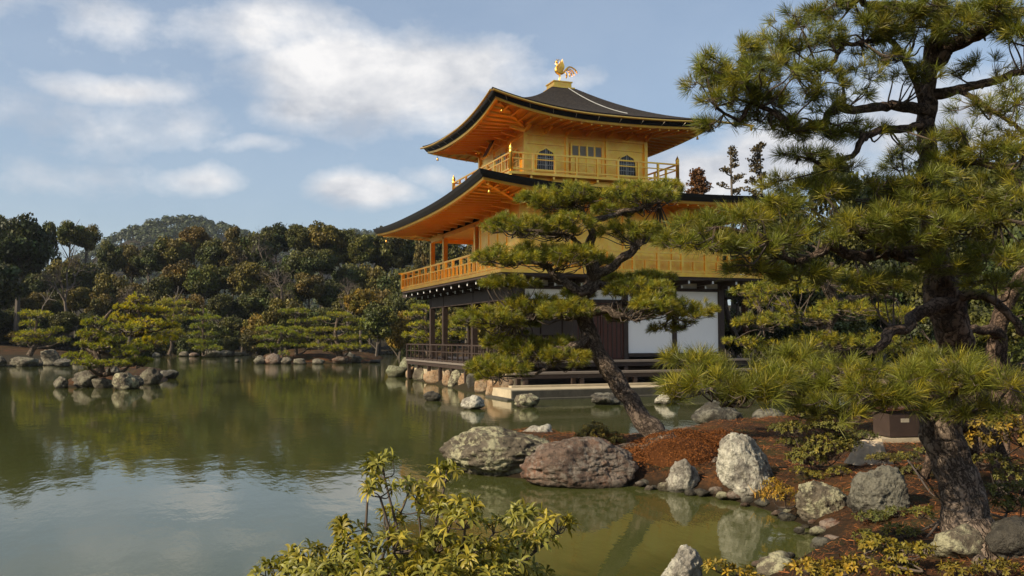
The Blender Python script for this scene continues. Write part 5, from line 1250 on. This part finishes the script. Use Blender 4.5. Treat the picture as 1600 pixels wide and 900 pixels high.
# bare grey snags and stems in the wood
for (pts, lb) in [([(66, 492, 100, 3), (68, 478, 100, 2.6), (76, 468, 100, 2), (88, 470, 100, 1.2)], 'forked grey dead branch showing against the dark wood at left'), ([(270, 500, 98, 2.6), (274, 475, 98, 2.2), (278, 447, 98, 1.6)], 'bare pale stem above the yellowish pine')]:
    root = empty('dead_branch', label=lb, cat='branch')
    p_, r_ = limb_path(pts, .04, 6); Acc().tube(p_, r_*.6, 6).build('stem', WEATHERED, root)
    q0 = p_[len(p_)//2]
    for k in range(3):
        e_ = q0+np.array([RT[0]*(k-1)*.9, RT[1]*(k-1)*.9, 1.0+.3*k]); Acc().tube(smoothline([q0, (q0+e_)/2+.1, e_], 3), np.linspace(.045, .015, 7), 5).build('twig', WEATHERED, root)
    rebase(root, p_[0])

# ------------------------------------------------------------------ shrubs, ground cover and small things on the peninsula
def leaf_rosettes(A, P, D, nl, L, Wd, r, tint, droop=.35, fold=.15):
    "whorls of pointed leaves, each three segments long with a folded midrib"
    n = len(P); K = n*nl
    b = np.repeat(P, nl, 0); d = np.repeat(D, nl, 0); tn = np.repeat(tint, nl, 0)
    ref = unit(np.cross(d, np.array([.3, .2, .93])+1e-3)); bi = np.cross(d, ref)
    a_ = (np.tile(np.arange(nl)*2.39996, n)+np.repeat(r.uniform(0, 6.28, n), nl))[:, None]
    rd = ref*np.cos(a_)+bi*np.sin(a_)
    el = np.radians(np.tile(np.linspace(-6, 55, nl), n)+r.normal(size=K)*9)[:, None]
    ln = L*r.uniform(.75, 1.15, (K, 1)); wd = Wd*r.uniform(.8, 1.15, (K, 1))
    pts = [b]; dirn = rd*np.cos(el)+d*np.sin(el)
    for k in range(4):
        pts.append(pts[-1]+unit(dirn)*ln/4); dirn = unit(dirn)-np.array([0, 0, droop])*(.35+.35*k)
    side = unit(np.cross(rd*np.cos(el)+d*np.sin(el), np.cross(rd, d)*-1)) if False else unit(np.cross(d, rd))
    nrm = unit(np.cross(side, unit(pts[1]-pts[0])))
    nrm = nrm*np.sign(nrm[:, 2:3]+1e-6)
    ws = [.10, .60, 1.0, .80, .0]
    V = []
    for k in range(5):
        w_ = wd*ws[k]/2
        V += [pts[k]-side*w_+nrm*w_*fold*2, pts[k], pts[k]+side*w_+nrm*w_*fold*2]
    V = np.stack(V, 1).reshape(-1, 3)
    i = np.arange(K)[:, None, None]*15
    q = []
    for k in range(4):
        o_ = k*3; q += [[o_, o_+1, o_+4, o_+3], [o_+1, o_+2, o_+5, o_+4]]
    F = (i+np.array(q)[None]).reshape(-1, 4)
    A.add(V, F, np.repeat(tn*r.uniform(.75, 1.25, (K, 1)), 15, 0))

def shrub_clumps(name, label, root_p, blobs, L, Wd, nl, sp, m, seed, cat='shrub', stem=.012, colr=(1, 1, 1), droop=.35, yel=.3, twig=.004, depth=1.0, layers=1.3):
    r = np.random.default_rng(seed); root = empty(name, label=label, cat=cat)
    fwd = np.array([-math.sin(_y), math.cos(_y), 0]); rgt = np.array([R0[0], R0[1], 0]); up = np.array([0, 0, 1.])
    A = Acc(); T = Acc()
    for (u, v, d, ru, rv) in blobs:
        C = at(u, v, d); rx, rz = ru*d/FPX, rv*d/FPX; ry = rx*.8*depth
        n = max(3, int(layers*np.pi*rx*ry/sp**2)+int(rx*rz/sp**2))
        q = unit(r.normal(size=(n, 3))); q[:, 2] = np.abs(q[:, 2])*1.3-.45; rad_ = r.uniform(.55, 1.0, n)[:, None]
        P = C+(rgt*q[:, :1]*rx+fwd*q[:, 1:2]*ry+up*q[:, 2:]*rz)*rad_
        D = unit(rgt*q[:, :1]+fwd*q[:, 1:2]+up*(q[:, 2:]+.75)+r.normal(size=(n, 3))*.2)
        tv = r.uniform(.7, 1.25, (n, 1)); yl = r.uniform(0, 1, (n, 1)) < yel
        leaf_rosettes(A, P, D, nl, L, Wd, r, tv*np.where(yl, np.array([1.35, 1.15, .8]), np.array([1, 1, 1.])), droop)
        hub = C-up*rz*.7+r.normal(size=3)*rx*.08
        c_ = smoothline([root_p, root_p*.5+hub*.5+np.array([0, 0, -.06])+r.normal(size=3)*.06, hub], 6)
        T.tube(c_, np.linspace(stem, twig*2, len(c_)), 7, noise=.1)
        for k in range(n):
            if r.uniform() < .8:
                e_ = P[k]; T.tube(smoothline([hub, hub*.5+e_*.5+r.normal(size=3)*rx*.10-up*rz*.12, e_], 3), np.linspace(twig*1.4, twig*.7, 7), 5, caps=False)
    T.build('branches', TWIG, root, True); c = A.build('leaves', m, root, True); setcolor(c, colr)
    rebase(root, root_p); return root
def B(u, v, ru, rv, d): return (u, v, d, ru, rv)
gr = at(650, 1010, 4.3); gr[2] = max(gr[2], .2)
fore = [B(600, 728, 34, 20, 4.4), B(572, 748, 22, 14, 4.3), B(694, 738, 28, 14, 4.5), B(590, 768, 28, 18, 4.2), B(655, 785, 38, 24, 4.4), B(715, 792, 42, 22, 4.3), B(640, 758, 22, 12, 4.6), B(728, 815, 34, 18, 4.1), B(538, 826, 34, 16, 4.3), B(606, 810, 26, 16, 4.5), B(825, 802, 34, 16, 4.6), B(868, 822, 32, 20, 4.5), B(775, 822, 24, 14, 4.7), B(840, 842, 34, 18, 4.4), B(800, 856, 40, 20, 4.3),
        B(560, 858, 46, 24, 4.2), B(480, 868, 40, 20, 4.3), B(430, 892, 34, 18, 4.2), B(620, 850, 40, 24, 4.0), B(680, 848, 40, 26, 4.3), B(745, 862, 38, 22, 4.1), B(500, 900, 50, 20, 4.0), B(590, 900, 54, 24, 3.9), B(680, 900, 54, 26, 3.9), B(760, 905, 46, 22, 4.0), B(830, 895, 30, 16, 4.4), B(420, 925, 40, 18, 4.2), B(640, 880, 60, 22, 4.1), B(540, 885, 50, 20, 4.1), B(720, 880, 50, 22, 4.1), B(800, 880, 40, 20, 4.2), B(470, 888, 44, 16, 4.2)]
shrub_clumps('shrub', 'foreground evergreen shrub with whorls of drooping yellow-green leaves over the water', gr, fore, .070, .0175, 9, .060, SHRUBLEAF, 31, stem=.012, yel=.4, twig=.0028, layers=1.15, droop=.62)
def low(label, u, v, ru, rv, zb, L, Wd, seed, sp, colr=(1, 1, 1), name='shrub', nl=7, m=LEAFM, blobs=None, **kw):
    base = onz(u, v+rv, zb); d = (base-CP)@FW
    bl = blobs(d) if blobs else [B(u, v, ru, rv, d)]
    return shrub_clumps(name, label, base, bl, L, Wd, nl, sp, m, seed, colr=colr, **kw)
low('small round azalea bush behind the red-brown rock at the pond edge', 938, 680, 40, 24, .2, .034, .015, 41, .036, (2.1, 1.9, 1.4), blobs=lambda d: [B(930, 675, 28, 20, d), B(960, 688, 22, 16, d), B(910, 684, 16, 13, d)], twig=.002)
low('spreading small-leaved bush behind the tall pale rock', 1280, 680, 50, 50, .4, .034, .015, 42, .040, (1.5, 1.55, .9), blobs=lambda d: [B(1260, 640, 34, 22, d), B(1300, 660, 40, 22, d), B(1290, 695, 44, 26, d), B(1260, 712, 36, 20, d), B(1320, 690, 30, 18, d), B(1240, 670, 24, 16, d)], twig=.002)
low('yellowish leafy bush at the right edge behind the big pine trunk', 1560, 680, 50, 40, .5, .055, .022, 43, .075, (2.4, 1.8, .8), blobs=lambda d: [B(1560, 660, 44, 24, d*.8), B(1600, 680, 40, 26, d*.8), B(1530, 690, 30, 18, d*.8)], twig=.0025)
low('dark leafy bush under the yellowish one at the right edge', 1560, 735, 60, 26, .5, .045, .018, 44, .065, (1.2, 1.3, .9), blobs=lambda d: [B(1550, 720, 34, 14, d), B(1590, 740, 40, 22, d), B(1620, 700, 30, 20, d)], twig=.002)
low('yellow-green sprigs in front of the pale pointed rock', 1130, 884, 40, 18, .3, .045, .017, 45, .06, (2.6, 2.1, .8), m=LEAFM, blobs=lambda d: [B(1115, 884, 22, 12, d), B(1150, 892, 28, 10, d), B(1170, 900, 20, 8, d)], twig=.002)
low('low yellow-green leafy cover on the bank at bottom right, left clump', 1290, 885, 60, 18, .35, .045, .017, 46, .055, (2.4, 1.9, .7), blobs=lambda d: [B(1265, 886, 40, 12, d), B(1310, 890, 44, 14, d), B(1345, 880, 30, 12, d)], twig=.002)
low('low yellow-green leafy cover on the bank at bottom right, right clump', 1390, 862, 60, 22, .38, .045, .017, 47, .055, (2.0, 1.8, .7), blobs=lambda d: [B(1370, 850, 34, 12, d), B(1410, 862, 40, 14, d), B(1445, 858, 26, 11, d), B(1400, 885, 40, 12, d)], twig=.002)
low('dense dark undergrowth bush beyond the big pine trunk at the right', 1570, 640, 60, 40, .5, .05, .02, 51, .08, (.9, 1.0, .7), blobs=lambda d: [B(1540, 630, 44, 30, d), B(1590, 620, 44, 36, d), B(1510, 660, 30, 26, d), B(1600, 650, 40, 26, d)], twig=.003)
low('low dark bush between the tree stump and the big pine trunk', 1440, 700, 40, 20, .45, .035, .014, 52, .05, (1.2, 1.3, .8), blobs=lambda d: [B(1450, 700, 24, 12, d), B(1415, 712, 22, 8, d)], twig=.002)
low('low fern-like green plants on the slope right of the dark grey rock', 1470, 800, 40, 14, .4, .045, .014, 53, .055, (1.3, 1.4, .7), blobs=lambda d: [B(1440, 800, 26, 10, d), B(1405, 828, 30, 10, d), B(1350, 835, 24, 8, d)], twig=.002)
low('small olive plants between the sloping rock and the tall pale rock', 1290, 740, 30, 10, .3, .030, .012, 54, .045, (1.7, 1.6, .7), blobs=lambda d: [B(1275, 742, 22, 9, d), B(1310, 735, 20, 8, d), B(1250, 735, 18, 8, d)], twig=.002)
low('low mossy green cushion plant right of the rusty moss mound', 1245, 700, 40, 12, .4, .026, .011, 55, .038, (1.1, 1.2, .7), blobs=lambda d: [B(1235, 690, 26, 9, d), B(1225, 668, 30, 9, d)], twig=.002)
low('low dark green plants between the stump and the utility box', 1350, 690, 40, 12, .45, .030, .012, 56, .042, (1.0, 1.15, .75), blobs=lambda d: [B(1345, 680, 30, 9, d), B(1310, 735, 22, 8, d), B(1395, 742, 26, 9, d)], twig=.002)
low('dark low bush at the lower right corner beside the dark rock', 1570, 790, 40, 20, .5, .036, .015, 57, .048, (1.0, 1.1, .7), blobs=lambda d: [B(1575, 785, 34, 16, d), B(1600, 760, 30, 18, d), B(1555, 765, 26, 12, d)], twig=.002)
low('russet green plants at the bottom right corner', 1520, 885, 50, 14, .4, .040, .015, 58, .05, (1.5, 1.3, .6), blobs=lambda d: [B(1500, 890, 36, 10, d), B(1560, 885, 36, 12, d)], twig=.002)
low('dark creeping plant beside the big pine trunk', 1400, 725, 50, 14, .4, .035, .014, 48, .05, (1.1, 1.1, .8), blobs=lambda d: [B(1380, 715, 32, 8, d), B(1425, 735, 34, 12, d), B(1450, 752, 26, 10, d)], twig=.002)
low('golden fern-like plant at the foot of the tall pale rock', 1235, 770, 40, 24, .15, .055, .012, 49, .06, (3.2, 2.2, .6), blobs=lambda d: [B(1222, 770, 30, 16, d), B(1255, 780, 26, 16, d), B(1205, 755, 16, 10, d)], twig=.002, droop=.5)
low('ivy-like dark growth hanging at the base of the dark grey rock', 1375, 805, 40, 12, .2, .03, .013, 50, .045, (1.0, 1.2, .9), blobs=lambda d: [B(1365, 805, 32, 9, d), B(1400, 798, 24, 8, d)], twig=.002)

# mounds of rusty moss and dry needles: beyond counting
def mound(label, ellipses, size, n, m, seed, colr, hscale=1.0, upright=.3, name='moss_mound', zfun=None):
    r = np.random.default_rng(seed); A = Acc(); Bm = Acc()
    for (u, v, ru, rv, hgt, zb) in ellipses:
        c = onz(u, v, zb); d = (c-CP)@FW; rx = ru*d/FPX; ry = rv*d/FPX*d/1.9*.5
        ry = min(ry, rx*1.3)
        fwd = np.array([-math.sin(_y), math.cos(_y), 0]); rgt = np.array([R0[0], R0[1], 0])
        k = int(n*rx*ry); a_ = r.uniform(0, 6.28, k); q = np.sqrt(r.uniform(0, 1, k))
        wob = 1+.28*vnoise(np.column_stack([np.cos(a_)*2+u, np.sin(a_)*2+v, a_*0])); X = np.cos(a_)*q*wob; Y = np.sin(a_)*q*wob
        hh_ = hgt*np.sqrt(np.maximum(0, 1-q*q))*(1+.15*vnoise(np.column_stack([X*4, Y*4, X*0+u])))
        P = c+rgt*(X*rx)[:, None]+fwd*(Y*ry)[:, None]; P[:, 2] = zb-.03+hh_+r.uniform(-.01, .012, k)
        nr_ = unit(rgt*X[:, None]+fwd*Y[:, None]+np.array([0, 0, .9])+r.normal(size=(k, 3))*.6)
        x = unit(np.cross(nr_, r.normal(size=(k, 3)))); y = np.cross(nr_, x); s_ = size*r.uniform(.5, 1.4, (k, 1))
        A.add(np.stack([p_ for p_ in (P-x*s_, P-y*s_*.5, P+x*s_, P+y*s_*.5)], 1).reshape(-1, 3), np.arange(k*4).reshape(-1, 4), np.repeat(r.uniform(.45, 1.5, (k, 1))*np.array([1, 1, 1.]), 4, 0))
        # solid heart of the mound
        ns_ = 28; aa_ = np.linspace(0, 2*np.pi, ns_+1); qq = np.linspace(0, 1, 9)
        Gd = np.array([[c+rgt*math.cos(t)*w_*rx*.72+fwd*math.sin(t)*w_*ry*.72+np.array([0, 0, -.05+hgt*.9*math.sqrt(max(0, 1-w_*w_))]) for w_ in qq] for t in aa_])
        Bm.grid(Gd, col=(.5, .5, .5))
    A.v += Bm.v; A.c += Bm.c; A.f[4] += [f+A.n for f in Bm.f[4]]; A.n += Bm.n
    o = A.build(name, m); setcolor(o, colr); tag(o, label, 'moss', kind='stuff'); return o
RUST = mat_leaf('rusty moss', (.24, .065, .022), .1, .8, spec=.1, tcol=(1, .7, .4))
mound('rusty red-brown moss mound between the red-brown rock and the tall pale rock', [(1062, 722, 92, 34, .44, .20), (1125, 708, 56, 26, .36, .28), (1005, 730, 40, 22, .30, .12)], .012, 10000, RUST, 1, (.62, .80, .62))
# fallen needles and leaf litter scattered on the near bank
r = np.random.default_rng(5); A = Acc()
k = 110000
PX = np.column_stack([r.uniform(14, 29, k), r.uniform(-9, 3, k)])
hgt = height(PX); keep = hgt > .12; PX = PX[keep]; hgt = hgt[keep]; k = len(PX)
P = np.column_stack([PX, hgt+r.uniform(.002, .02, k)]); dr = unit(np.column_stack([r.normal(size=(k, 2)), r.normal(size=k)*.25])); sd_ = unit(np.cross(dr, np.array([0, 0, 1.])+r.normal(size=(k, 3))*.4))
ln = r.uniform(.012, .045, (k, 1)); wd = np.where(r.uniform(0, 1, (k, 1)) < .85, .0014, .005)
A.add(np.stack([P-dr*ln-sd_*wd, P-dr*ln+sd_*wd, P+dr*ln+sd_*wd*.6, P+dr*ln-sd_*wd*.6], 1).reshape(-1, 3), np.arange(k*4).reshape(-1, 4), np.repeat(r.uniform(.35, 1.8, (k, 1))*np.array([1, 1, 1.]), 4, 0))
o = A.build('leaf_litter', RUST); setcolor(o, (.85, 1.15, 1.1)); tag(o, 'fallen brown pine needles and leaf scraps strewn over the bank', 'leaf litter', kind='stuff')
def grass_tuft(label, u, v, zb, n, h, seed, colr, spread=.12):
    r = np.random.default_rng(seed); c = onz(u, v, zb); A = Acc()
    b = c+np.column_stack([r.normal(size=(n, 2))*spread*.5, np.zeros(n)]); d = unit(np.column_stack([r.normal(size=(n, 2))*.45, np.ones(n)]))
    needles(A, b, d, 1, h, .006, 0, .3, np.ones((n, 3))*r.uniform(.6, 1.4, (n, 1)), r)
    o = A.build('grass_tuft', RUST); setcolor(o, colr); return tag(o, label, 'grass')
grass_tuft('tuft of dry orange grass between the lichened rock and the red-brown rock', 852, 706, .30, 420, .22, 1, (2.0, 3.0, 2.5), .22)
grass_tuft('small pale grass tuft at the water foot of the tall pale rock', 1205, 775, .1, 120, .2, 2, (2.0, 4.0, 2.0), .14)

# tree stump
sp_ = onz(1356, 720, .42); st = empty('tree_stump', label='weathered grey tree stump with splayed ridged sides on the rusty ground', cat='stump')
A = Acc(); ns_ = 40; prof = [(0.0, 1.35), (.25, 1.12), (.6, .9), (1, .78), (1.02, .6), (1.0, .0)]
Gd = []
for a_ in np.linspace(0, 2*np.pi, ns_+1):
    rid = 1+.13*math.sin(a_*9+.5)+.06*math.sin(a_*17)
    Gd.append([sp_+np.array([math.cos(a_)*q*rid*.20, math.sin(a_)*q*rid*.20, z*.26+.02*math.sin(a_*3)*z-.03]) for z, q in prof])
A.grid(np.array(Gd), flip=True); A.build('stump_body', mat_simple('weathered stump wood', (.44, .34, .23), .9, var=.5, scale=14, bump=.8, bscale=35), st, True)
rebase(st, sp_)
# dark wooden box on a slab
bx = onz(1420, 684, .45); d_ = (bx-CP)@FW
bo = empty('utility_box', label='dark brown wooden box with a small pale label plate beneath the big pine', cat='box')
yaw_b = math.atan2(R0[1], R0[0])+math.radians(8); ca, sa = math.cos(yaw_b), math.sin(yaw_b); Mb = np.array([[ca, -sa, 0], [sa, ca, 0], [0, 0, 1]])
Acc().box((-.34, -.05, .023), (.30, .42, .42), (Mb, bx)).build('box_body', DARKWOOD, bo)
Acc().box((-.38, -.09, .423), (.34, .46, .46), (Mb, bx)).build('box_lid', BROWNWOOD, bo)
Acc().box((-.155, -.056, .24), (-.02, -.051, .30), (Mb, bx)).build('label_plate', mat_simple('faded plate', (.33, .28, .20), .6), bo)
Acc().box((-.50, -.10, -.10), (.42, .5, .005), (Mb, bx)).build('base_slab', STONE, bo)
rebase(bo, bx)
# dry twig lying on the bank
tw = empty('fallen_twig', label='bare dry branch lying on rusty ground left of the big pine trunk', cat='twig')
p_ = smoothline([onz(1415, 715, .45), onz(1430, 735, .50), onz(1450, 765, .46), onz(1460, 775, .44)], 5); Acc().tube(p_, np.linspace(.012, .005, len(p_)), 6).build('stem', TWIG, tw)
q = smoothline([onz(1430, 735, .50), onz(1442, 725, .6), onz(1452, 722, .62)], 3); Acc().tube(q, np.linspace(.007, .003, len(q)), 5).build('side_twig', TWIG, tw)
rebase(tw, p_[0])
# low rail fence on the bank beyond the pavilion corner
fe = empty('rail_fence', label='low grey rail fence across the ground right of the pavilion corner', cat='fence')
f0 = at(1128, 556, 40); f1 = at(1290, 560, 36); f0[2] = f1[2] = .45
for z in (.30, .62): Acc().beam(f0+np.array([0, 0, z]), f1+np.array([0, 0, z]), .06, .07).build('rail', WEATHERED, fe)
for t in np.linspace(0, 1, 7):
    q = f0*(1-t)+f1*t; Acc().box((q[0]-.05, q[1]-.05, .2), (q[0]+.05, q[1]+.05, 1.18)).build('fence_post', WEATHERED, fe)
rebase(fe, f0)
print('verts', sum(len(m.vertices) for m in bpy.data.meshes), 'objects', len(SC.objects))

# pale air between here and the wooded hill
hm = bpy.data.materials.new('haze'); hm.use_nodes = True
t = NT(hm.node_tree); t.n.clear(); out = t.node('ShaderNodeOutputMaterial')
pv = t.node('ShaderNodeVolumePrincipled', {'Color': (.80, .87, 1.0), 'Density': HAZE, 'Anisotropy': .2})
t.l.new(pv.outputs[0], out.inputs['Volume'])
A = Acc().box((CP[0]-1700, CP[1]-1700, -5.0), (CP[0]+1700, CP[1]+1700, 190.0))
tag(A.build('haze', hm), 'thin pale haze over the pond and wood', 'haze', kind='stuff')
